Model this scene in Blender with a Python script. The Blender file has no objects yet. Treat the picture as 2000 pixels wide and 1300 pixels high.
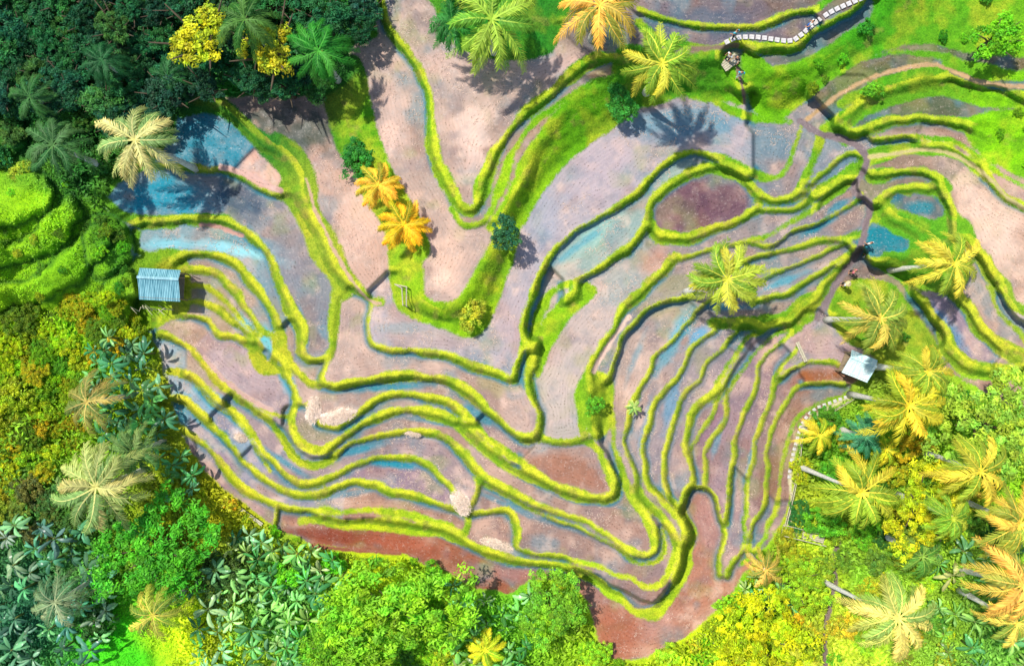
import bpy, math, random
import numpy as np
from collections import deque
random.seed(7); rng=np.random.default_rng(7)
scene=bpy.context.scene; COL=scene.collection
HC=80.0; S=0.05
def W(px,py,z): 
    k=S*(HC-z)/HC
    return ((px-1000)*k,(650-py)*k,z)
def lin(c):
    o=[]
    for v in c[:3]:
        v=v/255.0
        o.append(v/12.92 if v<=0.04045 else ((v+0.055)/1.055)**2.4)
    return o
# ------------------------------------------------------------------ traced terrace lines (plan of the valley, 20 units = 1 m)
def P(s): return [tuple(float(a) for a in t.split(',')) for t in s.split()]
CURVES=[
(22,"735,-60 748,30 770,70 800,110 825,160 838,230 850,300 870,360 892,402 915,418 932,395 950,345 985,280 1035,220 1095,165 1145,125 1190,108 1240,108"),
(14,"1205,150 1160,160 1120,190 1075,215 1030,262 1005,300 985,350 960,400 935,440 900,440 880,410"),
(16,"1210,165 1150,195 1100,235 1045,280 1020,330 992,400 968,440"),
(20,"540,265 580,310 600,350 620,410 650,480 685,540 725,585 745,592"),
(14,"300,322 350,327 400,332 435,330 480,352 530,378 555,385"),
(20,"205,395 250,430 320,432 390,428 440,435 490,458 525,495 545,545 568,595 588,640 590,685 612,704 640,690 648,650 655,575"),
(17,"655,575 648,640 645,690 630,738 650,752 700,745 760,736 830,738 885,752 935,785 980,825 1020,853 1046,850 1050,810 1040,770 1035,710 1045,650 1060,600 1080,562 1130,548 1180,520 1230,482 1258,440 1275,395 1310,355 1370,328 1430,340 1480,380 1515,395 1550,375 1582,325 1600,270"),
(13,"655,578 690,570 725,590 715,640 722,668 760,680 820,686 880,696 940,718 975,735 1003,745 1012,715 1022,670 1035,610 1055,540 1080,495 1120,455 1170,422 1230,390 1265,355 1305,315 1350,297 1400,305 1450,328 1500,348 1530,335 1550,300 1560,250"),
(17,"262,455 272,492 330,495 400,500 450,512 488,540 518,580 545,640 556,690 590,735 612,752 632,750"),
(14,"360,530 420,535 455,560 480,600 505,640 530,655 537,690 525,722 505,715 490,690"),
(14,"285,625 350,615 400,622 430,655 470,662 500,690 530,720 552,718"),
(12,"330,600 380,590 420,600 450,625 480,650 505,680"),
(10,"370,560 410,560 440,585 470,625 500,655"),
(15,"310,655 350,672 385,695 420,740 465,775 505,805 535,830 553,862 575,895 600,905 640,903 680,872 740,850 800,842 860,852 900,880 935,920 985,952 1050,985 1130,1015 1185,1040 1225,1072 1262,1078 1280,1050 1262,1010 1240,975 1220,930 1208,880"),
(18,"552,695 565,745 575,790 572,835 590,868 625,880 665,862 715,822 790,800 850,808 900,835 955,882 1000,915 1070,945 1130,968 1180,978 1203,955 1198,915 1178,880 1140,860 1090,862 1050,852"),
(13,"600,790 625,825 660,832 700,805 740,778 800,770 860,780 905,808 950,850 1000,890 1050,925 1090,948"),
(8,"400,705 440,745 485,775 530,805 560,815"),
(8,"545,720 570,760 590,790"),
(14,"335,725 375,732 415,765 455,805 495,850 525,890 560,925 600,942 650,930 700,905 760,892 825,903 868,935 890,970 908,1005"),
(14,"335,775 370,790 410,820 445,865 480,905 520,935 570,960 620,970 660,950 700,942 760,958 820,970 870,988 908,1005 905,1045"),
(7,"380,745 425,790 470,835 505,880 530,920"),
(9,"930,935 985,968 1050,1000 1130,1032 1190,1062 1235,1092 1272,1096 1296,1070 1296,1040"),
(15,"350,835 400,865 435,905 465,945 510,975 560,990 610,998 700,998 780,1000 830,1012 870,1030 905,1045"),
(10,"908,1005 928,965 938,930"),
(8,"542,990 538,1040"),
(12,"908,1005 960,1000 1000,1002 1014,1040 1010,1068 1050,1077 1110,1088 1170,1105 1230,1132 1262,1150 1285,1140 1308,1105 1318,1060 1302,1022 1270,995 1250,960 1236,920"),
(22,"590,1014 680,1020 780,1022 850,1037 900,1055 950,1074 1000,1088 1060,1098 1110,1108 1160,1130 1210,1165 1250,1188 1282,1195 1307,1165 1330,1110 1345,1060 1342,1025 1328,1000"),
(10,"1110,1100 1118,1135"),
(18,"1320,500 1290,540 1240,580 1200,630 1170,680 1150,740 1135,790 1140,850"),
(11,"1450,512 1380,540 1345,570 1285,600 1232,642 1203,700 1193,760 1190,820 1208,880"),
(11,"1530,527 1470,556 1410,580 1370,600 1330,650 1280,690 1250,740 1232,800 1224,860 1236,920"),
(11,"1405,635 1350,680 1310,740 1282,800 1258,870 1262,930 1285,975 1318,1008"),
(11,"1445,640 1385,700 1350,760 1320,820 1296,890 1298,950 1328,1000"),
(12,"1620,560 1580,605 1530,632 1485,645 1430,700 1395,760 1360,800 1343,860 1350,910 1340,960 1330,1005"),
(9,"1342,950 1364,950 1386,965 1404,1020 1414,1080 1400,1130"),
(10,"1595,612 1550,642 1500,662 1455,715 1425,765 1415,820 1382,880 1372,950"),
(8,"1440,700 1405,770 1385,820 1362,860 1352,900"),
(10,"1560,648 1490,700 1475,770 1442,840 1437,900 1422,960 1412,1020"),
(10,"1555,690 1515,740 1500,790 1482,850 1467,920 1452,980 1452,1060 1420,1130"),
(10,"1650,748 1600,750 1560,762 1530,800 1508,860 1492,930 1482,1000 1456,1080"),
(10,"1655,772 1595,790 1552,830 1528,900 1515,960 1500,1040 1450,1105"),
(10,"1520,745 1565,718 1610,708 1650,722"),
(15,"1262,440 1290,468 1350,468 1420,445 1480,415 1545,412 1600,375 1685,320"),
(9,"1515,395 1550,392 1600,345 1650,305 1685,300"),
(13,"1320,505 1380,488 1450,475 1520,450 1590,408 1650,362 1692,325"),
(9,"1450,475 1500,482 1540,462 1600,435 1665,400 1685,380"),
(14,"1330,575 1380,537 1450,512 1550,487 1620,467 1690,455"),
(9,"1450,512 1480,532 1530,525 1600,495 1660,470"),
(14,"1470,592 1540,568 1600,530 1665,490"),
(28,"1395,628 1470,632 1540,614 1590,572 1650,515 1665,490"),
(22,"1690,312 1740,295 1810,290 1870,305 1930,345 1980,395 2150,480"),
(30,"1820,362 1850,395 1885,465 1930,515 1960,565 2000,610 2150,670"),
(26,"1690,500 1750,530 1790,580 1830,640 1870,690 1930,725 2150,770"),
(26,"1850,550 1890,600 1925,650 1980,695 2150,735"),
(10,"1930,560 1960,620 2010,660 2150,705"),
(18,"1250,45 1300,85 1380,95 1430,88 1540,92 1590,60 1680,10 1700,-60"),
(18,"1480,50 1540,30 1600,15 1640,-20"),
(12,"1250,20 1320,45 1400,50 1480,50"),
(16,"1700,60 1760,40 1800,0 1810,-60"),
(15,"1860,-20 1920,20 2000,45 2150,60"),
(18,"1900,280 1950,310 2010,350 2150,400"),
(22,"1650,270 1720,240 1790,235 1850,240 1890,250"),
(20,"1700,350 1760,338 1820,340 1850,370"),
(11,"1700,272 1770,268 1850,275 1900,300 1960,345 2060,400"),
(18,"1640,200 1700,168 1770,140 1840,140"),
(22,"1850,120 1920,140 2000,150 2150,150"),
(12,"1580,140 1640,128 1700,110 1760,102 1850,108"),
(14,"1400,195 1440,215 1480,232 1540,240"),
]
GPOLY=[
"1105,195 1150,165 1215,150 1248,208 1194,254 1134,297 1082,346 1042,404 1014,448 950,448 976,400 1018,335 1036,285",
"1014,440 1006,500 976,580 950,640 915,658 870,644 800,620 768,590 760,520 766,478 815,478 828,530 832,572 858,588 885,588 908,562 932,515 955,475 965,445",
"632,150 694,110 722,185 736,250 760,320 796,380 826,440 836,500 768,512 748,440 716,395 692,330 660,290 642,230",
"545,290 582,315 605,380 630,440 660,505 695,562 662,588 642,545 608,500 587,450 562,402 540,378 548,340",
"350,170 400,178 450,200 500,245 548,275 592,330 600,360 560,375 545,340 500,290 450,240 400,222 350,228",
"1130,553 1165,572 1112,625 1074,685 1052,735 1038,700 1050,655 1080,600",
"1150,735 1185,728 1202,760 1192,820 1175,855 1150,845 1138,790",
"1262,440 1268,410 1285,370 1330,338 1385,320 1430,332 1475,372 1490,400 1462,425 1400,446 1350,466 1300,468",
"1450,108 1480,103 1505,127 1545,122 1605,97 1655,62 1705,27 1740,-60 2150,-60 2150,115 1980,112 1900,105 1820,85 1740,95 1680,120 1620,160 1570,200 1520,237 1485,228 1462,190",
"1600,250 1650,212 1700,175 1760,148 1830,140 1900,162 1960,176 2150,186 2150,218 1980,212 1900,206 1840,190 1780,196 1700,222 1650,256 1620,270",
"1885,240 1950,218 2150,220 2150,370 2010,350 1940,312 1890,275",
"1690,430 1715,385 1760,362 1830,362 1862,410 1880,480 1890,545 1850,570 1790,565 1740,540 1690,505",
"1620,600 1660,550 1740,555 1790,620 1840,700 1820,760 1740,740 1700,690 1650,665",
"820,-60 850,20 880,80 930,108 1000,118 1050,113 1090,80 1100,-60",
"1200,100 1240,88 1330,122 1435,128 1455,200 1400,188 1330,190 1250,213 1200,180",
"265,500 360,505 370,600 330,625 280,640 250,560",
"1330,120 1400,100 1440,115 1440,190 1340,190",
]
HOLES=[
"1275,405 1298,383 1340,352 1380,343 1430,352 1472,388 1455,415 1395,436 1340,450 1288,448",
"1738,392 1752,379 1775,384 1800,374 1834,388 1845,418 1822,432 1798,420 1770,418 1748,406",
"1682,470 1700,436 1725,440 1740,455 1776,470 1768,492 1735,494 1712,504 1690,498",
]
FARM="200,400 230,360 290,320 340,262 345,225 380,185 470,190 560,195 640,180 685,150 680,90 735,70 728,-60 2150,-60 2150,830 1990,795 1900,755 1850,720 1800,760 1740,745 1705,705 1655,765 1562,832 1545,900 1538,1000 1505,1050 1462,1110 1402,1190 1332,1242 1262,1287 1198,1287 1163,1240 1148,1172 1110,1130 1040,1132 990,1159 930,1147 850,1107 790,1083 680,1073 600,1062 540,1033 450,965 400,915 350,842 333,762 315,702 288,650 268,590 260,520 252,450"
SEEDS=[
([(950,220),(880,60),(1100,140)],13.6,(166,144,132)),
([(1180,70)],13.9,(104,98,98)),
([(1400,30),(1320,20)],14.6,(100,90,98)),
([(1340,68),(1450,70)],14.0,(92,92,108)),
([(1600,-10)],14.8,(110,96,90)),
([(1580,110),(1440,108)],12.8,(82,98,86)),
([(800,300),(880,530),(730,120)],12.6,(170,148,138)),
([(1010,285),(1100,212),(960,395)],12.9,(156,130,108)),
([(690,430),(590,250)],11.5,(184,152,136)),
([(430,280)],10.9,(50,124,146)),
([(500,362)],10.6,(198,156,140)),
([(400,385),(580,560),(620,660)],9.9,(122,126,132)),
([(1300,260),(1060,430),(980,670),(800,650),(1030,500)],10.7,(168,158,164)),
([(690,660),(850,712),(1010,790)],9.7,(178,152,140)),
([(1022,720)],9.4,(80,136,142)),
([(1170,460),(1290,350)],9.7,(146,164,156)),
([(1530,370),(1575,290)],9.7,(134,132,136)),
([(1200,570),(1090,750),(1060,640)],8.6,(180,164,158)),
([(400,475),(530,570)],9.1,(120,146,154)),
([(500,590),(570,700),(400,515)],8.3,(168,142,124)),
([(430,560),(470,600)],7.9,(168,140,112)),
([(400,580)],7.7,(160,146,100)),
([(400,610),(440,640)],7.4,(158,138,110)),
([(480,730),(440,700),(550,790)],6.9,(168,146,148)),
([(440,760),(330,640)],6.6,(168,144,124)),
([(900,790),(1120,900),(690,770),(610,765)],8.0,(160,136,126)),
([(800,786),(620,855),(950,870)],7.1,(146,122,120)),
([(800,822),(1100,980),(930,888),(1200,1000),(560,800)],6.3,(156,126,114)),
([(760,872),(450,780),(540,860),(620,922)],5.5,(150,130,132)),
([(1080,1000),(1180,1050)],5.7,(154,126,114)),
([(1100,1050),(960,970),(1240,1112),(1300,1090)],5.0,(150,122,112)),
([(780,930)],4.9,(144,120,132)),
([(400,770),(470,850)],5.3,(130,152,168)),
([(360,757)],5.0,(130,152,168)),
([(440,835),(500,900)],4.7,(146,142,158)),
([(760,980)],4.2,(154,116,98)),
([(410,845),(500,950),(580,978)],4.1,(144,138,150)),
([(960,1040)],4.1,(158,124,112)),
([(450,940)],3.6,(148,118,122)),
([(700,1048),(1000,1115)],3.0,(144,86,64)),
([(1210,1250),(1380,1050)],1.7,(172,120,100)),
([(1208,830),(1270,650)],6.4,(166,146,138)),
([(1240,900),(1310,690)],5.8,(158,140,136)),
([(1276,900),(1330,740)],5.2,(150,136,138)),
([(1320,900),(1370,760),(1410,690)],4.7,(150,134,136)),
([(1380,790),(1440,670)],4.2,(144,128,130)),
([(1362,900)],4.0,(142,112,124)),
([(1405,900),(1450,770)],3.7,(146,122,128)),
([(1455,880),(1510,700)],3.3,(146,120,124)),
([(1485,880),(1540,740)],3.0,(142,116,114)),
([(1515,880),(1590,775)],2.7,(144,112,98)),
([(1590,730)],3.7,(146,98,62)),
([(1600,690),(1560,660)],4.1,(166,140,142)),
([(1440,1040),(1430,960)],2.5,(144,118,124)),
([(1480,1040)],2.3,(136,114,114)),
([(1370,395)],9.1,(108,80,92)),
([(1640,330),(1560,400)],9.0,(148,136,140)),
([(1620,290)],9.6,(138,134,140)),
([(1560,430),(1400,468)],8.4,(144,136,138)),
([(1640,395),(1440,500)],7.9,(154,140,136)),
([(1560,470),(1670,430)],7.5,(148,136,134)),
([(1430,535),(1560,505)],7.0,(154,136,126)),
([(1560,535),(1480,565)],6.4,(144,136,136)),
([(1560,580),(1480,610)],5.6,(148,130,116)),
([(1640,560),(1700,520)],4.9,(126,110,104)),
([(1780,250),(1700,262)],10.6,(116,104,88)),
([(1800,280)],10.3,(150,124,108)),
([(1920,420),(2000,520)],9.8,(200,170,150)),
([(1760,318)],9.9,(140,128,112)),
([(1730,370)],9.1,(130,124,100)),
([(1970,340)],10.4,(184,152,138)),
([(1790,400)],8.6,(50,112,126)),
([(1720,470)],8.0,(30,124,138)),
([(1900,555),(1980,650)],8.1,(176,148,134)),
([(1980,710)],7.7,(166,140,128)),
([(1860,640),(1930,690)],7.1,(146,128,144)),
([(2000,760)],6.2,(170,138,124)),
([(1800,215),(1960,225)],11.2,(84,96,70)),
([(1700,190)],11.7,(80,100,60)),
([(1800,110),(1950,130)],12.2,(86,100,60)),
([(1700,135)],12.0,(84,98,62)),
([(1750,10)],14.0,(96,100,64)),
([(1960,0)],14.6,(180,154,130)),
]
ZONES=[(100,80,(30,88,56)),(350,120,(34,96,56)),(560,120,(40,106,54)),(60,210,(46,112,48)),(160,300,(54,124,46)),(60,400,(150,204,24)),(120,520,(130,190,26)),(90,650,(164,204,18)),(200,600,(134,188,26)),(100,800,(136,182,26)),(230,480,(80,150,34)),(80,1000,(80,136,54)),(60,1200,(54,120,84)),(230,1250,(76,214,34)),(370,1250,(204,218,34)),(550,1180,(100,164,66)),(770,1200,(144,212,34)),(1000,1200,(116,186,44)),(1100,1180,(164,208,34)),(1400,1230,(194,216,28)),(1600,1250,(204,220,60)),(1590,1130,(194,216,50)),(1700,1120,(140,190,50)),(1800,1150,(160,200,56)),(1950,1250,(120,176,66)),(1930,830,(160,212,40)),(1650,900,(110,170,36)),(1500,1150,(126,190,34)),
(1000,600,(152,188,30)),(800,750,(182,194,46)),(1300,850,(172,186,50)),(1450,850,(164,172,58)),(600,900,(182,190,44)),(400,700,(192,182,52)),(400,560,(176,180,44)),(1000,1030,(176,188,46)),(1260,1120,(192,202,46)),(650,450,(160,176,54)),(1000,60,(34,120,36)),(1300,160,(60,146,32)),(1700,80,(70,160,26)),(1500,180,(114,182,22)),(1950,270,(134,202,20)),(1800,190,(100,160,34)),(1900,600,(150,176,54)),(1100,270,(100,168,20)),(1000,330,(150,196,30)),(750,250,(80,160,24)),(840,300,(134,194,28)),(620,200,(36,108,38)),(450,230,(44,124,38)),(400,440,(96,160,36)),(300,530,(124,164,36)),(880,620,(140,188,24)),(1500,620,(112,164,30)),(1400,320,(130,178,36)),(1550,500,(124,166,44)),(1800,480,(92,164,38)),(1080,630,(130,188,28)),(1750,700,(136,160,48)),(1360,450,(150,182,30)),(720,1080,(190,206,30)),(430,980,(180,182,30)),(1540,1000,(174,188,46))]
PATHS=[
(6,(206,172,142),"596,350 618,412 648,482 683,542 724,588 742,594"),
(9,(202,164,148),"400,700 440,742 485,775 530,800"),
(9,(224,188,168),"1228,622 1200,655 1178,690 1160,725"),
(8,(190,154,110),"1570,238 1620,196 1680,160 1750,135 1820,127 1880,147 1940,166 2150,168"),
(12,(206,164,150),"430,326 470,335 510,352 545,372"),
(8,(190,144,130),"392,440 430,446 470,458"),
(13,(130,114,116),"1560,238 1600,262 1650,275 1690,300 1690,330 1670,370 1700,400 1690,440 1680,480 1650,530 1620,580 1600,620"),
(11,(134,116,112),"1645,1040 1632,1090 1630,1140 1620,1190 1612,1240 1612,1300 1620,1400"),
(8,(200,186,126),"1700,306 1760,297 1820,294 1880,312 1935,350 1990,402 2150,480"),
(6,(206,196,156),"1540,1020 1545,960 1552,880 1570,830 1610,800 1660,772"),
(7,(140,110,100),"1440,130 1450,160 1455,200"),
(10,(140,120,100),"1330,100 1400,92 1440,90"),
(9,(150,90,70),"610,1064 680,1074 780,1082"),
]
T1_=(30,130,152); T2_=(70,152,172)  # teals for sky reflections painted as blobs on the wet paddies
BLOBS=[
(330,385,110,44,0,(20,134,160),1),(400,270,90,54,20,(28,126,150),.95),(470,390,60,36,20,(48,72,96),.8),(480,470,70,26,20,(80,140,156),.8),(470,490,90,12,14,(140,204,214),.9),(340,478,80,12,0,(120,186,200),.9),(560,520,50,90,20,(128,124,132),.6),
(590,250,120,50,10,(64,76,70),.9),(700,440,45,90,20,(210,176,158),.8),(770,230,26,90,-10,(200,172,160),.7),(920,270,34,60,0,(222,190,176),.8),(880,120,60,30,0,(210,172,158),.6),(880,510,40,70,0,(214,178,158),.8),(905,150,60,60,0,(194,168,158),.4),(1090,130,90,22,-15,(194,164,158),.6),(870,30,60,60,0,(108,102,100),.5),  # leading dark blob is a tree shadow painted on the upper left paddy
(1330,240,140,36,-5,(84,138,160),.8),(1500,280,60,40,10,(94,130,146),.7),(1180,320,80,60,-40,(178,162,172),.6),(1060,420,40,70,10,(150,158,176),.6),(1000,640,40,60,0,(178,154,154),.6),(850,660,140,22,8,(170,152,150),.5),
(1160,460,60,20,-38,(150,190,178),.8),(1280,515,50,30,-10,(188,136,112),.7),(1220,560,60,40,-40,(150,166,162),.5),(1090,760,40,90,10,(188,172,168),.7),(1100,840,40,20,0,(150,150,140),.5),
(430,790,70,14,38,(100,174,200),.95),(410,835,60,10,36,(90,164,194),.9),(350,800,20,40,0,T2_,.9),(560,740,14,40,-20,(90,176,200),.9),(520,665,16,30,-30,(70,180,190),.9),(480,630,20,12,40,(90,180,190),.8),(770,905,80,10,6,T1_,1),(690,880,60,10,-14,T1_,.9),(1110,920,90,40,15,(154,100,74),.75),(650,1045,110,14,4,(126,56,36),.85),(800,1065,90,18,12,(160,84,60),.8),(1000,1120,60,16,8,(160,106,100),.7),(430,900,50,16,40,(150,116,134),.7),
(1210,1240,70,50,0,(160,92,66),.7),(1390,1020,30,60,0,(166,126,126),.7),(1290,1215,60,24,-30,(190,144,130),.5),(1500,940,20,60,10,(124,74,60),.5),(1590,740,50,24,-10,(150,84,46),.7),(1600,680,50,40,0,(178,150,150),.7),
(1600,440,60,10,-32,T1_,.95),(1580,590,60,8,-28,T2_,.9),(1330,640,16,50,30,(96,170,190),.8),(1310,790,12,60,15,(80,140,170),.7),(1360,660,30,12,-40,(80,156,194),.8),(1420,600,60,8,0,T2_,.8),(1530,550,60,8,-22,T2_,.8),(1640,400,40,8,-30,T1_,.8),(1260,840,8,60,10,(90,146,170),.6),(1850,640,16,60,-38,(70,130,166),.8),
(780,640,40,12,0,(130,154,160),.5),(1040,590,10,60,12,T2_,.8),(1130,480,60,8,-36,T2_,.7),(760,756,90,9,-4,T1_,.9),(930,806,40,9,36,T1_,.8),(700,824,60,9,-24,T1_,.9),(840,822,60,7,8,T1_,.7),(560,905,60,9,34,T1_,.8),(680,965,50,6,-10,T1_,.6),(1000,990,90,7,24,T1_,.6),(1170,980,60,6,14,T1_,.5),(900,705,60,6,12,T1_,.6),(590,640,8,60,-8,T2_,.6),(500,560,10,50,-30,T2_,.5),(1300,700,10,50,35,T2_,.6),(1400,860,8,50,15,T2_,.5),(1470,880,7,60,12,T2_,.5),(1240,700,8,50,20,T2_,.5),
(1500,690,20,44,20,(212,174,154),.7),(1940,440,40,110,-38,(222,192,174),.7),(1780,265,90,14,0,(190,160,148),.5),(1360,40,120,24,0,(70,90,112),.6),(1560,20,90,24,-20,(110,96,84),.6),(1140,60,60,40,0,(96,88,82),.6),(1180,70,40,30,0,(84,124,124),.6),(1630,330,60,20,-30,(120,132,146),.6),(1370,395,80,30,-5,(90,58,74),.6),(1720,465,50,30,0,(16,124,140),.9),(600,780,30,30,0,(192,164,150),.6),(612,800,13,22,0,(240,214,198),1),(662,812,36,14,-12,(244,220,204),1),(900,982,16,26,-20,(240,216,200),1),(975,1065,42,10,15,(236,212,196),.9),(740,990,80,14,5,(176,134,110),.6),(840,985,40,12,10,(100,126,140),.5),
(470,850,20,10,30,(236,210,200),.8),(830,850,40,9,10,(220,180,170),.7),(860,545,30,20,0,(230,196,174),.8),(760,270,18,40,0,(222,186,170),.7),(930,240,30,60,-10,(222,194,178),.5),(960,320,14,30,0,(216,184,162),.6),(1300,470,30,20,0,(186,148,128),.5),(1800,405,30,14,0,(26,130,146),.8),
]
MESAS=[("-150,340 20,335 92,352 98,392 60,425 -150,468",1.1),("-150,500 40,472 100,412 140,385 150,420 95,490 -150,545",1.0),("-150,580 60,548 130,490 185,445 210,475 150,550 60,590 -150,640",1.0),("-150,240 20,235 40,262 20,295 -150,300",1.2),
("180,430 240,440 250,500 200,540 170,500",.9),("195,570 250,530 262,600 230,680 190,640",.9)]
# ------------------------------------------------------------------ raster fields
ST=2.5; X0,Y0,X1,Y1=-150,-110,2150,1410
xs=np.arange(X0,X1+.1,ST); ys=np.arange(Y0,Y1+.1,ST); NX,NY=len(xs),len(ys)
GX,GY=np.meshgrid(xs,ys)
def vnoise(scale,seed,x=None,y=None):
    x=GX if x is None else x; y=GY if y is None else y
    r=np.random.default_rng(seed); n=256; L=r.random((n,n))
    u=(x+5000)/scale; v=(y+5000)/scale; i=np.floor(u).astype(int); j=np.floor(v).astype(int)
    fu=u-i; fv=v-j; fu=fu*fu*(3-2*fu); fv=fv*fv*(3-2*fv); i=i%n; j=j%n; i1=(i+1)%n; j1=(j+1)%n
    return (L[j,i]*(1-fu)+L[j,i1]*fu)*(1-fv)+(L[j1,i]*(1-fu)+L[j1,i1]*fu)*fv
def fbm(scale,seed,o=3): return sum(vnoise(scale/2**k,seed+k)*.5**k for k in range(o))/sum(.5**k for k in range(o))
def smooth(pts,step=7,closed=False,wob=0):
    p=np.array(pts); n=len(p); out=[]
    if closed: idx=lambda i:p[i%n]
    else: idx=lambda i:p[min(max(i,0),n-1)]
    for i in range(n if closed else n-1):
        a,b,c,d=idx(i-1),idx(i),idx(i+1),idx(i+2)
        m=max(1,int(np.hypot(*(c-b))/step))
        for k in range(m):
            t=k/m
            out.append(.5*((2*b)+(-a+c)*t+(2*a-5*b+4*c-d)*t*t+(-a+3*b-3*c+d)*t**3))
    if not closed: out.append(p[-1])
    o=np.array(out)
    if wob:
        x,y=o[:,0],o[:,1]; am=wob*(1+.7*((x>1180)&(y>560)))
        dx=(vnoise(52,401,x,y)-.5)+(vnoise(24,403,x,y)-.5)*.5; dy=(vnoise(52,405,x,y)-.5)+(vnoise(24,407,x,y)-.5)*.5
        o=o+np.stack([dx*am,dy*am],1)
    return o
def segdist(pts,R,closed=False):
    D=np.full((NY,NX),1e3)
    n=len(pts)
    for i in range(n if closed else n-1):
        a=pts[i]; b=pts[(i+1)%n]
        i0=max(0,int((min(a[0],b[0])-R-X0)/ST)); i1=min(NX,int((max(a[0],b[0])+R-X0)/ST)+2)
        j0=max(0,int((min(a[1],b[1])-R-Y0)/ST)); j1=min(NY,int((max(a[1],b[1])+R-Y0)/ST)+2)
        if i1<=i0 or j1<=j0: continue
        x=GX[j0:j1,i0:i1]-a[0]; y=GY[j0:j1,i0:i1]-a[1]; ux,uy=b-a; L=ux*ux+uy*uy+1e-9
        t=np.clip((x*ux+y*uy)/L,0,1)
        d=np.hypot(x-t*ux,y-t*uy)
        np.minimum(D[j0:j1,i0:i1],d,out=D[j0:j1,i0:i1])
    return D
def inside(pts):
    M=np.zeros((NY,NX),bool); n=len(pts)
    for i in range(n):
        a=pts[i]; b=pts[(i+1)%n]
        if a[1]==b[1]: continue
        lo,hi=min(a[1],b[1]),max(a[1],b[1])
        j=np.where((ys>=lo)&(ys<hi))[0]
        if len(j)==0: continue
        xc=a[0]+(ys[j]-a[1])*(b[0]-a[0])/(b[1]-a[1])
        M[j]^=(xs[None,:]<xc[:,None])
    return M
def sdf(s,R=60,sm=True):
    p=smooth(P(s),8,True,5) if sm else np.array(P(s))
    D=np.minimum(segdist(p,R,True),R); I=inside(p)
    return np.where(I,-D,D)
def blur(A,r):
    if r<1: return A
    for ax in (0,1):
        pad=[(0,0)]*A.ndim; pad[ax]=(r+1,r)
        c=np.cumsum(np.pad(A,pad,mode='edge'),axis=ax); n=A.shape[ax]
        A=(np.take(c,np.arange(2*r+1,2*r+1+n),axis=ax)-np.take(c,np.arange(0,n),axis=ax))/(2*r+1)
    return A
warp=(fbm(34,11)-.5)*11+(vnoise(9,15)-.5)*5
wid=.5+1.0*vnoise(85,17)*vnoise(40,19)*1.9
G=np.full((NY,NX),60.0)
for w,s in CURVES:
    d=segdist(smooth(P(s),7,False,9),60); np.minimum(G,d-w/2*np.clip(wid,.62,1.5 if w>11 else 1.0),out=G)
for s in GPOLY: G=np.minimum(G,sdf(s))
sF=sdf(FARM,200,False)+(fbm(30,23)-.5)*14
G=np.minimum(G,-sF)
for s in HOLES: G=np.maximum(G,-sdf(s,30)+(fbm(16,25)-.5)*10)
G=np.minimum(G+warp*.36,60)
G=blur(G,1)
free=(G>0.5)
lab=np.full(NX*NY,-1,int); dq=deque(); fl=free.ravel()
def cell(px,py): return int(round((py-Y0)/ST)),int(round((px-X0)/ST))
for k,(pts,z,c) in enumerate(SEEDS):
    for (px,py) in pts:
        j,i=cell(px,py); best=None
        for dj in range(-9,10):
            for di in range(-9,10):
                jj,ii=j+dj,i+di
                if 0<=jj<NY and 0<=ii<NX and free[jj,ii] and lab[jj*NX+ii]<0:
                    q=dj*dj+di*di
                    if best is None or q<best[0]: best=(q,jj*NX+ii)
        if best: lab[best[1]]=k; dq.append(best[1])
fll=fl.tolist(); L=lab.tolist()
def grow(ok):
    q2=deque(dq); N_=NX*NY
    while q2:
        c=q2.popleft(); l=L[c]; x=c%NX
        if x>0:
            n=c-1
            if L[n]<0 and (ok is None or ok[n]): L[n]=l; q2.append(n)
        if x<NX-1:
            n=c+1
            if L[n]<0 and (ok is None or ok[n]): L[n]=l; q2.append(n)
        n=c-NX
        if n>=0 and L[n]<0 and (ok is None or ok[n]): L[n]=l; q2.append(n)
        n=c+NX
        if n<N_ and L[n]<0 and (ok is None or ok[n]): L[n]=l; q2.append(n)
grow(fll)
padlab=np.array(L).reshape(NY,NX)
dq=deque(np.where(padlab.ravel()>=0)[0].tolist()); grow(None)
full=np.array(L).reshape(NY,NX)
LV=np.array([(s[1]-1.7)*.92+1.9 for s in SEEDS])
H0=LV[full]
def maxf(A,r):
    B=A.copy()
    for ax in (0,1):
        C=B.copy()
        for k in range(1,r+1):
            for s in (k,-k):
                D=np.roll(B,s,axis=ax); np.maximum(C,D,out=C)
        B=C
    return B
ingrass=(G<0.5)
Hm=np.where(ingrass,blur(maxf(H0,1),1),H0)
Hs=blur(blur(blur(H0,12),12),10)
far=np.clip((-G-7)/26,0,1); far=far*far*(3-2*far)
H=Hm*(1-far)+Hs*far
H=blur(H,1)
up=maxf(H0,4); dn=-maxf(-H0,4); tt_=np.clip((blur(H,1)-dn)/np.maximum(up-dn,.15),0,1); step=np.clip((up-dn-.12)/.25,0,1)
out=np.clip((sF-10)/60,0,1)
H+=out*(fbm(90,31)-.45)*2.4+np.clip(-G/12,0,1)*(fbm(16,35)-.5)*.25
MS=np.zeros((NY,NX)); MC=np.zeros((NY,NX))
for s,a in MESAS:
    d=sdf(s,60)+(fbm(24,37)-.5)*22; m=np.clip(.5-d/12,0,1); H+=a*m; MS=np.maximum(MS,np.clip(1.5-np.abs(d)/60,0,1)*(d<25)); MC=np.maximum(MC,np.clip(1-np.abs(d-7)/9,0,1))
H+=(vnoise(12,77)-.5)*.04*(G>0)
H=np.maximum(H,0.3)
def zat(px,py):
    j,i=cell(px,py); return float(H[min(max(j,0),NY-1),min(max(i,0),NX-1)])
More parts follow.
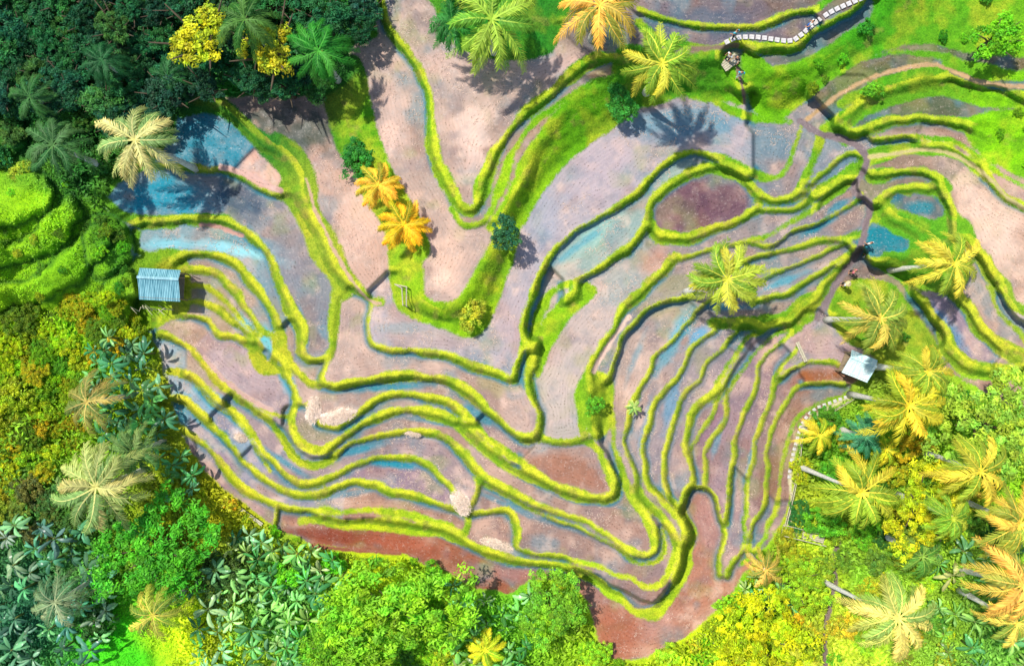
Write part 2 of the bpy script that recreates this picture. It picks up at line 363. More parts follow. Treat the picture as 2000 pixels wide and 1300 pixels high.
# colours
PC=np.array([lin(s[2]) for s in SEEDS])[full]
for ch in range(3): PC[...,ch]=blur(PC[...,ch],1)
def over(A,m,c): return A*(1-m[...,None])+np.array(lin(c))*m[...,None]
mud=np.clip(PC.sum(-1)/.75,.0,1)
PC=over(PC,np.clip((fbm(46,501,4)-.54)*5,0,1)*.45*mud,(216,182,164))
PC=over(PC,np.clip((fbm(60,511,4)-.56)*6,0,1)*.5,(90,134,148))
PC=over(PC,np.clip((fbm(22,521,3)-.60)*6,0,1)*.35*mud,(228,196,178))
PC=over(PC,np.clip((fbm(70,531,3)-.58)*6,0,1)*.4,(134,94,76))
PC=over(PC,np.clip((fbm(38,535,4)-.56)*6,0,1)*.35,(112,104,116))
PC=over(PC,np.clip((fbm(50,561,3)-.60)*6,0,1)*.35,(140,150,80))
bn=fbm(26,51,4)
for (cx,cy,rx,ry,an,c,al) in BLOBS:
    a=math.radians(an); x=GX-cx; y=GY-cy; u=(x*math.cos(a)+y*math.sin(a))/rx; v=(-x*math.sin(a)+y*math.cos(a))/ry
    m=np.exp(-(u*u+v*v)*.9); m=np.clip((m-.25+(bn-.5)*.9)*1.8,0,1)*al*(m>.02)
    PC=PC*(1-m[...,None])+np.array(lin(c))*m[...,None]
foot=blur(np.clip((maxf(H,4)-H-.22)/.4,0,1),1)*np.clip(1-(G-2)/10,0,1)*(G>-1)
PC=over(PC,np.clip(foot*(.1+1.3*fbm(40,541)),0,.85),(36,118,136))  # teal bank shade and water glints painted into paddy colour below higher banks
PC*=np.array([1.04,1.0,.95])
num=np.zeros((NY,NX,3)); den=np.zeros((NY,NX))
wx=GX+(fbm(80,61)-.5)*120; wy=GY+(fbm(80,66)-.5)*120
for (x,y,c) in ZONES:
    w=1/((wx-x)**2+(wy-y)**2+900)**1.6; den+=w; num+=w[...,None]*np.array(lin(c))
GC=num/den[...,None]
inn=np.clip(-sF/10,0,1)
kk=np.clip(GC.sum(-1)/.5,0,1)
GC=over(GC,.4*np.clip((fbm(40,81,4)-.48)*4,0,1)*inn*kk,(216,196,60))
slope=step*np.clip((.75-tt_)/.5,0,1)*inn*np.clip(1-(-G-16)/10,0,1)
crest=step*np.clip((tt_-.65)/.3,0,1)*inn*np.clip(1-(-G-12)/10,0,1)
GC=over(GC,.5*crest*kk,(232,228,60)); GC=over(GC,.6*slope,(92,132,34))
GC=over(GC,np.clip((fbm(30,85,3)-.52)*5,0,1)*.5*inn,(92,152,30))
GC=over(GC,np.clip((fbm(18,87,3)-.58)*6,0,1)*.45*inn*step,(160,140,80))
GC=over(GC,MC*.75,(24,90,34))
pth=np.zeros((NY,NX)); 
for w,c,s in PATHS:
    d=segdist(smooth(P(s),7,False,5),30)+ (fbm(10,91)-.5)*6
    m=np.clip((w/2-d)/2.5+.5,0,1)
    GC=GC*(1-m[...,None])+np.array(lin(c))*m[...,None]; pth=np.maximum(pth,m)
    PC=PC*(1-m[...,None])+np.array(lin(c))*m[...,None]
K=S*(HC-H)/HC
VX=(GX-1000)*K; VY=(650-GY)*K
co=np.stack([VX,VY,H],-1).reshape(-1,3)
# ------------------------------------------------------------------ material helpers
def newmat(name):
    m=bpy.data.materials.new(name); m.use_nodes=True; nt=m.node_tree; nt.nodes.clear()
    o=nt.nodes.new('ShaderNodeOutputMaterial'); b=nt.nodes.new('ShaderNodeBsdfPrincipled'); nt.links.new(b.outputs[0],o.inputs[0])
    return m,nt,b,o
def N(nt,t,**k):
    n=nt.nodes.new(t)
    for a,v in k.items(): setattr(n,a,v)
    return n
def math_(nt,op,a,b=None,c=None,clamp=False):
    n=N(nt,'ShaderNodeMath',operation=op,use_clamp=clamp)
    for i,v in enumerate((a,b,c)):
        if v is None: continue
        if hasattr(v,'links'): nt.links.new(v,n.inputs[i])
        else: n.inputs[i].default_value=v
    return n.outputs[0]
def mix(nt,f,a,b,bt='MIX'):
    n=N(nt,'ShaderNodeMix',data_type='RGBA',blend_type=bt)
    for i,v in ((0,f),(6,a),(7,b)):
        if hasattr(v,'links'): nt.links.new(v,n.inputs[i])
        elif i==0: n.inputs[0].default_value=v
        else: n.inputs[i].default_value=(*v[:3],1)
    return n.outputs[2]
def noise(nt,sc,det=3,vec=None,rough=.6):
    n=N(nt,'ShaderNodeTexNoise'); n.inputs['Scale'].default_value=sc; n.inputs['Detail'].default_value=det; n.inputs['Roughness'].default_value=rough
    if vec is not None: nt.links.new(vec,n.inputs['Vector'])
    return n.outputs['Fac']
def ramp(nt,v,a,b): 
    n=N(nt,'ShaderNodeMapRange'); n.inputs[1].default_value=a; n.inputs[2].default_value=b; nt.links.new(v,n.inputs[0]); return n.outputs[0]
def attr(nt,name):
    n=N(nt,'ShaderNodeAttribute'); n.attribute_name=name; return n
TM,nt,b,o=newmat('terraced_earth_and_grass')
geo=N(nt,'ShaderNodeNewGeometry').outputs['Position']
sd=attr(nt,'sd').outputs['Fac']; pc=attr(nt,'pcol').outputs['Color']; gc=attr(nt,'gcol').outputs['Color']; pa=attr(nt,'path').outputs['Fac']
n1=noise(nt,2.2,4,geo); n2=noise(nt,9,3,geo); n3=noise(nt,.5,4,geo); n4=noise(nt,.9,5,geo,.7)
edge=math_(nt,'ADD',sd,math_(nt,'MULTIPLY',math_(nt,'SUBTRACT',n1,.5),10))
edge=math_(nt,'ADD',edge,math_(nt,'MULTIPLY',math_(nt,'SUBTRACT',n2,.5),12))
gm=ramp(nt,edge,2.6,-1.8)
row=math_(nt,'SINE',math_(nt,'MULTIPLY',math_(nt,'ADD',sd,math_(nt,'MULTIPLY',n3,14)),.9))
vor=N(nt,'ShaderNodeTexVoronoi'); vor.inputs['Scale'].default_value=4.6; nt.links.new(geo,vor.inputs['Vector'])
dots=ramp(nt,vor.outputs['Distance'],.36,.14)
stub=math_(nt,'ADD',math_(nt,'MULTIPLY',math_(nt,'MULTIPLY',ramp(nt,row,-.6,.8),dots),.9),math_(nt,'MULTIPLY',ramp(nt,row,0,1),.16))
stub=math_(nt,'MULTIPLY',stub,ramp(nt,n4,.34,.54))
pcol=mix(nt,stub,pc,mix(nt,1.0,pc,(.48,.48,.44),'MULTIPLY'))
fine=noise(nt,5,6,geo,.8)
pcol=mix(nt,math_(nt,'MULTIPLY',ramp(nt,fine,.54,.70),ramp(nt,n4,.66,.44)),pcol,mix(nt,.45,pcol,(.88,.70,.60)))
pcol=mix(nt,ramp(nt,n4,.55,.3),pcol,mix(nt,1.0,pcol,(.74,.80,.84),'MULTIPLY'))
gd=mix(nt,1.0,gc,(.55,.66,.5),'MULTIPLY'); gl=mix(nt,1.0,gc,(1.2,1.12,1.0),'MULTIPLY')
gn=math_(nt,'ADD',math_(nt,'MULTIPLY',n2,.6),math_(nt,'MULTIPLY',n1,.4))
gcol=mix(nt,ramp(nt,gn,.38,.60),gd,gl)
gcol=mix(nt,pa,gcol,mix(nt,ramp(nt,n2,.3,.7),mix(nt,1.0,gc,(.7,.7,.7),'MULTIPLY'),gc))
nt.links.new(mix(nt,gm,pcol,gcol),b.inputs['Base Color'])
wet=ramp(nt,n4,.62,.42)
r=math_(nt,'MAXIMUM',gm,math_(nt,'SUBTRACT',.8,math_(nt,'MULTIPLY',wet,.38)))
nt.links.new(r,b.inputs['Roughness']); b.inputs['Specular IOR Level'].default_value=.18
bp=N(nt,'ShaderNodeBump'); bp.inputs['Strength'].default_value=.4; bp.inputs['Distance'].default_value=.08
hh=math_(nt,'ADD',math_(nt,'MULTIPLY',n2,math_(nt,'ADD',math_(nt,'MULTIPLY',gm,1.6),.12)),math_(nt,'MULTIPLY',stub,.3))
nt.links.new(hh,bp.inputs['Height']); nt.links.new(bp.outputs[0],b.inputs['Normal'])
def leafmat(name,trans=.3,rough=.6):
    m,nt,b,o=newmat(name)
    oi=N(nt,'ShaderNodeObjectInfo'); at=attr(nt,'tint')
    c=mix(nt,1.0,oi.outputs['Color'],at.outputs['Color'],'MULTIPLY')
    nt.links.new(c,b.inputs['Base Color']); b.inputs['Roughness'].default_value=rough; b.inputs['Specular IOR Level'].default_value=.3
    t=N(nt,'ShaderNodeBsdfTranslucent'); nt.links.new(c,t.inputs['Color'])
    ms=N(nt,'ShaderNodeMixShader'); ms.inputs[0].default_value=trans
    nt.links.new(b.outputs[0],ms.inputs[1]); nt.links.new(t.outputs[0],ms.inputs[2]); nt.links.new(ms.outputs[0],o.inputs[0])
    return m
LEAF=leafmat('foliage'); LEAFG=leafmat('glossy_banana_leaf',.25,.3); BLADE=leafmat('grass_blades',.2,.8)
def plain(name,c,rough=.8,var=.35,sc=6,metal=0):
    m,nt,b,o=newmat(name); c=lin(c)
    tc=N(nt,'ShaderNodeTexCoord').outputs['Object']
    n=noise(nt,sc,4,tc)
    col=mix(nt,ramp(nt,n,.35,.65),[v*(1-var) for v in c],c); nt.links.new(col,b.inputs['Base Color'])
    b.inputs['Roughness'].default_value=rough; b.inputs['Metallic'].default_value=metal
    return m
BARK=plain('pale_palm_bark',(224,220,208)); DBARK=plain('dark_bark',(96,80,60)); WOOD=plain('weathered_wood',(150,130,104)); BAMB=plain('bleached_bamboo',(206,196,168))
STONE=plain('pale_concrete',(216,210,206)); STEM=plain('banana_stem',(120,130,60)); STRAW=plain('dry_straw',(244,220,202),.9,.25,9)
# ------------------------------------------------------------------ mesh helpers
def mesh(name,v,f,mats,tint=None,smooth_=False):
    me=bpy.data.meshes.new(name); v=np.asarray(v,float); 
    if isinstance(f,np.ndarray):
        k=f.shape[1]; me.vertices.add(len(v)); me.vertices.foreach_set('co',v.ravel())
        me.loops.add(f.size); me.loops.foreach_set('vertex_index',f.ravel().astype(np.int32))
        me.polygons.add(len(f)); me.polygons.foreach_set('loop_start',np.arange(0,f.size,k,dtype=np.int32)); me.update(calc_edges=True); me.validate()
    else: me.from_pydata([tuple(a) for a in v],[],f); me.update()
    for m in (mats if isinstance(mats,list) else [mats]): me.materials.append(m)
    if tint is not None:
        a=me.attributes.new('tint','FLOAT_COLOR','POINT'); t=np.ones((len(v),4)); t[:,:3]=tint; a.data.foreach_set('color',t.ravel())
    if smooth_: me.polygons.foreach_set('use_smooth',np.ones(len(me.polygons),bool))
    return me
def ob(name,me,parent=None,loc=None,color=None):
    o=bpy.data.objects.new(name,me); COL.objects.link(o)
    if parent: o.parent=parent
    if loc is not None: o.location=loc
    if color is not None: o.color=(*lin(color),1)
    return o
def thing(name,label,cat,loc,rz=0,group=None,sc=1):
    o=bpy.data.objects.new(name,None); COL.objects.link(o); o.location=loc; o.rotation_euler=(0,0,rz); o.scale=(sc,)*3
    o['label']=label; o['category']=cat
    if group: o['group']=group
    return o
def tag(o,label,cat,group=None,kind=None):
    if label: o['label']=label
    if cat: o['category']=cat
    if group: o['group']=group
    if kind: o['kind']=kind
    return o
class MB:
    def __init__(s): s.v=[]; s.f=[]
    def box(s,c,d,rz=0):
        n=len(s.v); ca,sa=math.cos(rz),math.sin(rz)
        for z in (-1,1):
            for (x,y) in ((-1,-1),(1,-1),(1,1),(-1,1)):
                X,Y=x*d[0]/2,y*d[1]/2; s.v.append((c[0]+X*ca-Y*sa,c[1]+X*sa+Y*ca,c[2]+z*d[2]/2))
        s.f+=[(n+3,n+2,n+1,n),(n+4,n+5,n+6,n+7),(n,n+1,n+5,n+4),(n+1,n+2,n+6,n+5),(n+2,n+3,n+7,n+6),(n+3,n,n+4,n+7)]
    def tube(s,pts,rad,k=7):
        n=len(s.v); pts=[np.array(p,float) for p in pts]
        for i,p in enumerate(pts):
            d=pts[min(i+1,len(pts)-1)]-pts[max(i-1,0)]; d/=np.linalg.norm(d)+1e-9
            a=np.cross(d,(0,0,1.) if abs(d[2])<.9 else (1.,0,0)); a/=np.linalg.norm(a); b_=np.cross(d,a)
            r_=rad[i] if isinstance(rad,(list,tuple)) else rad
            for q in range(k):
                t=2*math.pi*q/k; s.v.append(tuple(p+r_*(math.cos(t)*a+math.sin(t)*b_)))
        for i in range(len(pts)-1):
            for q in range(k): s.f.append((n+i*k+q,n+i*k+(q+1)%k,n+(i+1)*k+(q+1)%k,n+(i+1)*k+q))
        s.f.append(tuple(n+q for q in range(k))[::-1]); s.f.append(tuple(n+(len(pts)-1)*k+q for q in range(k)))
    def mesh(s,name,mat,sm=False): return mesh(name,s.v,s.f,mat,None,sm)
# ------------------------------------------------------------------ terrain objects
cl=np.where((G>0.5)&(padlab>=0),padlab,-1)
fl4=cl[:-1,:-1]
I=np.arange(NX*NY).reshape(NY,NX)
Q=np.stack([I[:-1,:-1],I[1:,:-1],I[1:,1:],I[:-1,1:]],-1).reshape(-1,4); FLb=fl4.ravel()
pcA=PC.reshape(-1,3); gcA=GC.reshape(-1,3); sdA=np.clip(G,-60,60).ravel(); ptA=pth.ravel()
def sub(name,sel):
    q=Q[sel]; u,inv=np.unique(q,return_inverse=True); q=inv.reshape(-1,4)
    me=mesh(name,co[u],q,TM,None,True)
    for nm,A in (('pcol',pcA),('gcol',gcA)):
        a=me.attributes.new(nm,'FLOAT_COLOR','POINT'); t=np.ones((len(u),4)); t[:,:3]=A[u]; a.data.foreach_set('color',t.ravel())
    for nm,A in (('sd',sdA),('path',ptA)):
        a=me.attributes.new(nm,'FLOAT','POINT'); a.data.foreach_set('value',A[u].astype(np.float32))
    return ob(name,me)
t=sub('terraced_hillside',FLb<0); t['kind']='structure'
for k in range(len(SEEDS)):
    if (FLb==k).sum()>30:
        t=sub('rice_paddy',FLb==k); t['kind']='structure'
bi=np.concatenate([I[0,:],I[1:,-1],I[-1,-2::-1],I[-2:0:-1,0]]); B=co[bi]; n=len(B)
F1=B*np.array([3,3,1]); F1[:,2]=4; F2=B*np.array([40,40,1]); F2[:,2]=0
v=np.concatenate([B,F1,F2]); f=[]
for k in range(n):
    k2=(k+1)%n; f+=[(k,k2,n+k2,n+k),(n+k,n+k2,2*n+k2,2*n+k)]
m,nt,b,o=newmat('distant_jungle_ground'); b.inputs['Roughness'].default_value=1
gp=N(nt,'ShaderNodeNewGeometry').outputs['Position']; nt.links.new(mix(nt,noise(nt,.15,5,gp),(.02,.07,.02),(.16,.25,.03)),b.inputs['Base Color'])
ob('surrounding_ground',mesh('surrounding_ground',v,f,m))['kind']='structure'
# ------------------------------------------------------------------ leaf-quad clouds
def diamonds(c,nrm,L_,Wd,r):
    a=r.normal(size=c.shape); u=np.cross(nrm,a); u/=np.linalg.norm(u,axis=1)[:,None]+1e-9; w=np.cross(nrm,u)
    L_=L_[:,None] if hasattr(L_,'shape') else L_; Wd=Wd[:,None] if hasattr(Wd,'shape') else Wd
    v=np.stack([c-u*L_,c+w*Wd,c+u*L_,c-w*Wd],1).reshape(-1,3)
    f=np.arange(len(c)*4).reshape(-1,4); return v,f
def sample(n,mask,r):
    js,is_=np.where(mask); k=r.integers(0,len(js),n)
    px=xs[is_[k]]+r.uniform(-1.3,1.3,n); py=ys[js[k]]+r.uniform(-1.3,1.3,n); return px,py,js[k],is_[k]
def cloud(name,mat,px,py,z,col,L_,Wd,up,r):
    k=S*(HC-z)/HC; c=np.stack([(px-1000)*k,(650-py)*k,z],1)
    nrm=r.normal(size=c.shape); nrm[:,2]=np.abs(nrm[:,2])+up; nrm/=np.linalg.norm(nrm,axis=1)[:,None]
    v,f=diamonds(c,nrm,L_,Wd,r); return ob(name,mesh(name,v,f,mat,np.repeat(col,4,axis=0)))
inframe=(GX>-60)&(GX<2060)&(GY>-60)&(GY<1360)
r=np.random.default_rng(3)
opn=(((GX-240)/110)**2+((GY-1250)/70)**2<1)
mk=(sF>10)&inframe&(pth<.2)
px,py,j,i=sample(140000,mk,r)
n=len(px); lowz=(opn|(MS>.5))[j,i]; sc=(.4+.8*vnoise(70,200,px,py))*np.where(lowz,.5,1)
z=H[j,i]+r.uniform(0,1,n)**2*(.3+1.9*vnoise(45,203,px,py))*np.where(lowz,.16,1)
col=GC[j,i]*(r.uniform(.6,1.6,n)*(.65+.8*vnoise(35,207,px,py)))[:,None]
tag(cloud('undergrowth',LEAF,px,py,z,col,.26*sc,.1*sc,.8,r),'low leafy undergrowth covering the jungle floor around the terraces','undergrowth',None,'stuff')
mk=(G<0.9)&(sF<14)&inframe&(pth<.3)
px,py,j,i=sample(130000,mk,r); n=len(px)
col=GC[j,i]*r.uniform(.65,1.45,n)[:,None]
tag(cloud('bank_grass',BLADE,px,py,H[j,i]+r.uniform(0,.04,n),col,r.uniform(.03,.10,n),r.uniform(.012,.025,n),1.8,r),'short bright grass growing along the terrace banks','grass',None,'stuff')
st=fbm(60,301,3); fn=vnoise(14,305)
mk=(G>2.5)&inframe&(st>.50)&(fn>.5)&(padlab>=0)&(sF<0)&(PC.sum(-1)>.62)
px,py,j,i=sample(9000,mk,r); n=len(px)
col=np.array(lin((232,204,184)))[None]*r.uniform(.6,1.2,n)[:,None]
tag(cloud('straw_litter',BLADE,px,py,H[j,i]+.03,col,r.uniform(.05,.2,n),r.uniform(.010,.02,n),4,r),'loose cut rice straw strewn over the muddy paddies','straw',None,'stuff')
# ------------------------------------------------------------------ plants
def crown_mesh(seed,clumps,per,leaf,flat=.6,cs0=(.1,.22),asp=.5):
    r=np.random.default_rng(seed); cs=[];ns=[];tt=[];hue=[]
    ph=r.uniform(0,6.28,4)
    for k in range(clumps):
        a=r.uniform(0,2*math.pi); R_=.80+.14*math.sin(2*a+ph[0])+.12*math.sin(3*a+ph[1])+.10*math.sin(5*a+ph[2])
        q=math.sqrt(r.uniform(0.01,1)); rr=q*R_
        c=np.array([rr*math.cos(a),rr*math.sin(a),flat*math.sqrt(max(0,1-q*q*.85))*r.uniform(.45,1.1)]); s=r.uniform(*cs0)
        p=r.normal(size=(per,3)); p/=np.linalg.norm(p,axis=1)[:,None]; p*=(r.uniform(.1,1.25,per)**.6)[:,None]*s*np.array([r.uniform(.7,1.3),r.uniform(.7,1.3),1])
        p[:,2]*=.55; cs.append(c+p); nn=p/s+r.normal(size=(per,3))*.5; nn[:,2]+=.7; ns.append(nn)
        tt.append(np.full(per,r.uniform(.6,1.25))*r.uniform(.6,1.35,per)*(1.0+.25*p[:,2]/s)); hue.append(np.full(per,r.uniform(-1,1)))
    c=np.concatenate(cs); nn=np.concatenate(ns); nn/=np.linalg.norm(nn,axis=1)[:,None]; tt=np.concatenate(tt); hue=np.concatenate(hue)
    v,f=diamonds(c,nn,r.uniform(.6,1.4,len(c))*leaf,r.uniform(.7,1.2,len(c))*leaf*asp,r)
    tc=np.stack([tt*(1+.3*hue),tt*(1+.06*hue),tt*.9*(1-.2*hue)],1)
    return mesh('crown',v,f,LEAF,np.repeat(tc,4,axis=0))
CR=[crown_mesh(s,60,55,.06) for s in range(6)]
CRB=[crown_mesh(20+s,190,60,.034,.5,(.05,.13),.4) for s in range(3)]
CRD=[crown_mesh(30+s,80,50,.075,.7,(.08,.2),.28) for s in range(4)]
def limbs(seed,h):
    rr=random.Random(seed); mb=MB(); mb.tube([(0,0,-.3),(.05*h,0,h*.4),(0,.04*h,h*.8)],[.06*h,.045*h,.03*h])
    for k in range(6):
        a=k*1.05+rr.random(); d=.35*h+.25*h*rr.random()
        mb.tube([(0.02*h,.02*h,h*.45),(d*.5*math.cos(a),d*.5*math.sin(a),h*.75),(d*math.cos(a),d*math.sin(a),h*.98)],[.028*h,.018*h,.006*h],5)
    return mb.mesh('trunk',DBARK,True)
TR=[limbs(s,1.0) for s in range(3)]
def tree(px,py,r_px,c,label,h=None,kind=0,cat='tree',name='broadleaf_tree',group=None):
    zg=zat(px,py); rm=r_px*S*(HC-zg-3)/HC*1.12
    h=h if h is not None else rm*.6
    zc=zg+h; loc=list(W(px,py,zc)); loc[2]=zg-.1
    t=thing(name,label,cat,loc,random.random()*6.28,group)
    tr=ob('trunk' if cat=='tree' else 'stem',random.choice(TR),t); hs=max(h,.4)+.25*rm; tr.scale=(hs,hs,hs)
    cr=ob('crown' if cat=='tree' else 'foliage',random.choice((CR,CRB,CRD)[kind]),t,(0,0,h*.85),c); cr.scale=(rm*random.uniform(.85,1.15),rm*random.uniform(.85,1.15),rm*random.uniform(.7,1.0))
    cr.rotation_euler=(0,0,random.random()*6)
    return t
def palm_crown(seed,nf=18,droop=.55,width=.02,gap=.06,green=.4):
    rr=random.Random(seed); V=[];F=[];T=[]
    for k in range(nf):
        a=2*math.pi*k/nf+rr.uniform(-.2,.2); e=rr.choice((.1,.3,.55,.85))+rr.uniform(-.1,.1)
        Ln=rr.uniform(.85,1.12)*(1-.2*e); curl=rr.uniform(-.4,.4); ft=rr.uniform(.8,1.25)
        hx=(.42,.72,.5) if rr.random()<green else ((.78,.95,.7) if rr.random()<.4 else (1.1,1.05,.9))
        pts=[]
        for s in range(15):
            q=s/14; rad=Ln*q*(1-.12*q); zz=e*.6*q-droop*(.95*q)**2.3*(1.2-.3*e)
            aa=a+curl*q*q; pts.append(np.array([rad*math.cos(aa),rad*math.sin(aa),zz+.05]))
        n0=len(V)
        for s,p in enumerate(pts):
            d=pts[min(s+1,14)]-pts[max(s-1,0)]; sd_=np.cross(d,(0,0,1)); sd_/=np.linalg.norm(sd_)+1e-9; w=.017*(1-s/16)
            V+= [p+sd_*w,p-sd_*w]; T+=[(ft*1.2,ft*1.15,ft*.85)]*2
            if s: m_=n0+2*s; F.append((m_-2,m_-1,m_+1,m_))
        M_=30
        for s in range(4,M_+1):
            q=s/M_; x=q*14; i0=min(int(x),13); p=pts[i0]*(1-(x-i0))+pts[i0+1]*(x-i0); d=pts[i0+1]-pts[i0]; d/=np.linalg.norm(d)
            sd_=np.cross(d,(0,0,1)); sd_/=np.linalg.norm(sd_)
            ll=.17*math.sin(math.pi*min(1,.16+.74*q))**.7+.03
            for sg in (-1,1):
                if rr.random()<gap: continue
                l2=ll*rr.uniform(.8,1.15); dr=(sd_*sg*.8+d*(.55+.6*q+rr.uniform(-.1,.1))); dr/=np.linalg.norm(dr); tilt=rr.uniform(-.7,.7)
                nz=np.array([0,0,tilt*width*.6])
                m1=p+dr*l2*.5+np.array([0,0,-.02*rr.random()]); tip=p+dr*l2+np.array([0,0,-l2*rr.uniform(.2,.6)])
                n1=len(V); V+=[p+d*width*.4,p-d*width*.4,m1-d*width*.55-nz,m1+d*width*.55+nz,tip]
                F+=[(n1,n1+1,n1+2,n1+3),(n1+3,n1+2,n1+4)]
                br=ft*rr.uniform(.75,1.25)*(1 if sg>0 else .82); h3=[hx[c]*(1+(.25,.12,0)[c]*q) for c in range(3)]  # warmer toward the frond end, sunlit tone painted into the tint
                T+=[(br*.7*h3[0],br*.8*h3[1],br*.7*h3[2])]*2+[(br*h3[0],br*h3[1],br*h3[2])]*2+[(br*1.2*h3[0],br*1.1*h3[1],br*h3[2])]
    return mesh('crown',V,F,LEAF,np.array(T))
PCR=[palm_crown(1,19,.55,.030),palm_crown(2,17,.65,.029,.04),palm_crown(3,20,.45,.030,.03,.2),palm_crown(4,15,.8,.028,.1,.5),palm_crown(5,18,.6,.029,.05,.55)]
def coconuts():
    import bmesh
    from mathutils import Matrix
    bm=bmesh.new()
    for k in range(7):
        a=k*.9; bmesh.ops.create_icosphere(bm,subdivisions=1,radius=.13,matrix=Matrix.Translation((.2*math.cos(a),.2*math.sin(a),-.2-.04*(k%3))))
    me=bpy.data.meshes.new('coconuts'); bm.to_mesh(me); bm.free(); me.materials.append(plain('green_coconut',(150,140,50))); return me
COCO=coconuts()
def palm(px,py,r_px,c,label,h=9,base=None,v=None,name='coconut_palm'):
    if base: zg=zat(*base); bl=np.array(W(base[0],base[1],zg))
    else: zg=zat(px,py); 
    zc=zg+h; top=np.array(W(px,py,zc))
    if not base: bl=np.array([top[0]*.985,top[1]*.985,zg])
    t=thing(name,label,'palm',tuple(bl))
    rm=r_px*S*(HC-zc)/HC*1.1; d=top-bl; pts=[];rad=[]
    for k in range(9):
        q=k/8; p=d*np.array([q**1.15,q**1.15,q]); pts.append(p-np.array([0,0,.3 if k==0 else 0])); rad.append(.2*(1-q)**3+.15)
    if h<2.5: rad=[x*.8 for x in rad]
    mb=MB(); mb.tube(pts,rad,8); ob('trunk',mb.mesh('trunk',BARK,True),t)
    v=random.randrange(5) if v is None else v
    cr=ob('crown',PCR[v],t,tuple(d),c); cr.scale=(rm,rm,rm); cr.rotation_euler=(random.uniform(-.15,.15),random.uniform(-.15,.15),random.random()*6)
    if h>5 and r_px>60: ob('coconuts',COCO,t,tuple(d))
    return t
palm(265,275,92,(226,222,160),'cream and green coconut palm beside the blue flooded paddy',6,(380,328),1)
palm(105,285,70,(90,136,86),'dull green palm at the edge of the dark jungle left of the flooded paddy',6)
palm(622,100,72,(80,170,66),'green palm in the dark jungle beside the pair of round yellow trees',6)
palm(478,40,70,(90,140,66),'dark palm rising between the two round yellow trees',8)
palm(960,40,105,(176,212,84),'large green palm with yellow tips at the top edge',6,None,1)
palm(885,45,62,(60,140,66),'dark green palm left of the large palm at the top edge',5)
palm(1172,12,100,(255,206,100),'orange tipped palm cut by the top edge',6,None,1)
palm(1293,125,84,(224,224,84),'yellow green palm standing on the bank by the small footbridge',6,None,4)
palm(740,362,52,(255,210,76),'small orange palm, upper one of the pair on the grass bank',2,None,2)
palm(790,440,58,(255,206,46),'small orange palm, lower one of the pair on the grass bank',2,None,2)
palm(1420,545,84,(212,216,84),'palm with a pale trunk in the middle of the narrow terraces',5.5,(1338,570),0)
palm(1862,515,78,(230,220,84),'leaning palm on the right with a long pale trunk over the teal pond',8,(1738,527),1)
palm(1718,622,82,(226,208,100),'palm with brownish fronds growing above the white roofed hut',8,(1612,624),4)
palm(1772,792,92,(250,224,70),'yellow palm just right of and below the white roofed hut',10,(1662,770),0)
palm(1812,725,64,(226,212,76),'yellow palm behind the white roofed hut on the right',8,None,4)
palm(1682,960,90,(240,226,80),'yellow palm right of the bamboo railing',10,(1556,908),4)
palm(1912,920,84,(236,218,80),'yellow palm with leaning trunk between the lime trees on the right',10,(1800,880),1)
palm(1990,1022,84,(250,214,96),'orange yellow palm cut by the right edge, above the orange one',10,(1876,975),4)
palm(1995,1140,92,(255,206,106),'orange palm cut by the right edge, with a long pale trunk',11,(1868,1108),1)
palm(1752,1205,94,(244,232,140),'pale yellow palm at bottom right with a long white trunk',10,(1600,1130),1)
palm(190,950,100,(212,210,146),'large pale olive palm among the bushes at lower left',8,None,0)
palm(172,785,74,(196,178,106),'brownish palm above the large pale olive palm',7,None,3)
palm(262,880,60,(136,166,106),'grey green palm right of the large pale olive palm',5)
palm(108,1175,64,(160,176,146),'grey palm with drooping fronds in the lower left corner jungle',6,None,3)
palm(300,1200,64,(216,206,96),'olive yellow palm over the bright clearing at bottom left',6,None,3)
palm(1495,1112,46,(244,200,106),'small orange brown palm below the terraces at bottom right',4,None,3)
palm(948,1268,42,(238,238,56),'small yellow palm at the bottom edge',2.5,None,2)
palm(1238,795,18,(196,220,136),'tiny pale green palm alone on a narrow terrace',1.2,None,2,'young_palm')
palm(1690,852,52,(90,166,136),'dark blue green palm below the yellow palm by the hut',4,None,0)
palm(1600,850,44,(240,226,66),'small yellow palm just right of the stepping stone path bend',3)
palm(1730,878,40,(240,226,56),'small yellow palm beside the dark blue green palm',3)
palm(1985,1215,64,(240,220,106),'palm cut by the lower right edge, below the orange one',7)
palm(1560,1290,44,(216,226,76),'small palm cut by the bottom edge near the dirt path',3)
palm(60,190,50,(70,126,70),'small dark palm at the left jungle edge',4)
palm(330,150,50,(56,120,70),'small palm hidden in the dark jungle below the left round tree',4,None,3)
palm(1800,1085,60,(150,190,86),'green palm between the lime tree and the pale yellow palm',6,None,3)
palm(1860,1010,56,(196,212,76),'green gold palm squeezed between the dense yellow tree and the right edge palms',8,None,4)
palm(200,120,54,(50,112,70),'small dark palm deep in the top left jungle',5,None,4)
tree(385,68,60,(214,222,44),'round yellow green tree, left of the pair in the dark jungle',6,0)
tree(522,88,58,(216,216,50),'round yellow green tree, right of the pair in the dark jungle',6,0)
tree(305,1075,108,(96,196,46),'big bright green feathery tree at lower left',4,1)
tree(770,1195,135,(160,220,50),'very large lime green feathery tree at bottom centre',4,1)
tree(655,1268,86,(140,208,44),'lime tree at the bottom edge, left of the largest one',3,1)
tree(1815,995,80,(214,222,34),'bright yellow dense tree right of the bamboo railing palm',5,1)
tree(1930,830,100,(180,218,74),'pale lime feathery tree on the right edge slope',5,1)
tree(1490,1245,96,(214,226,28),'bright yellow tree at the bottom edge near the pointed paddy',3,1)
tree(1080,1185,66,(144,208,54),'green tree under the brown paddies, left of the pointed paddy',3,1)
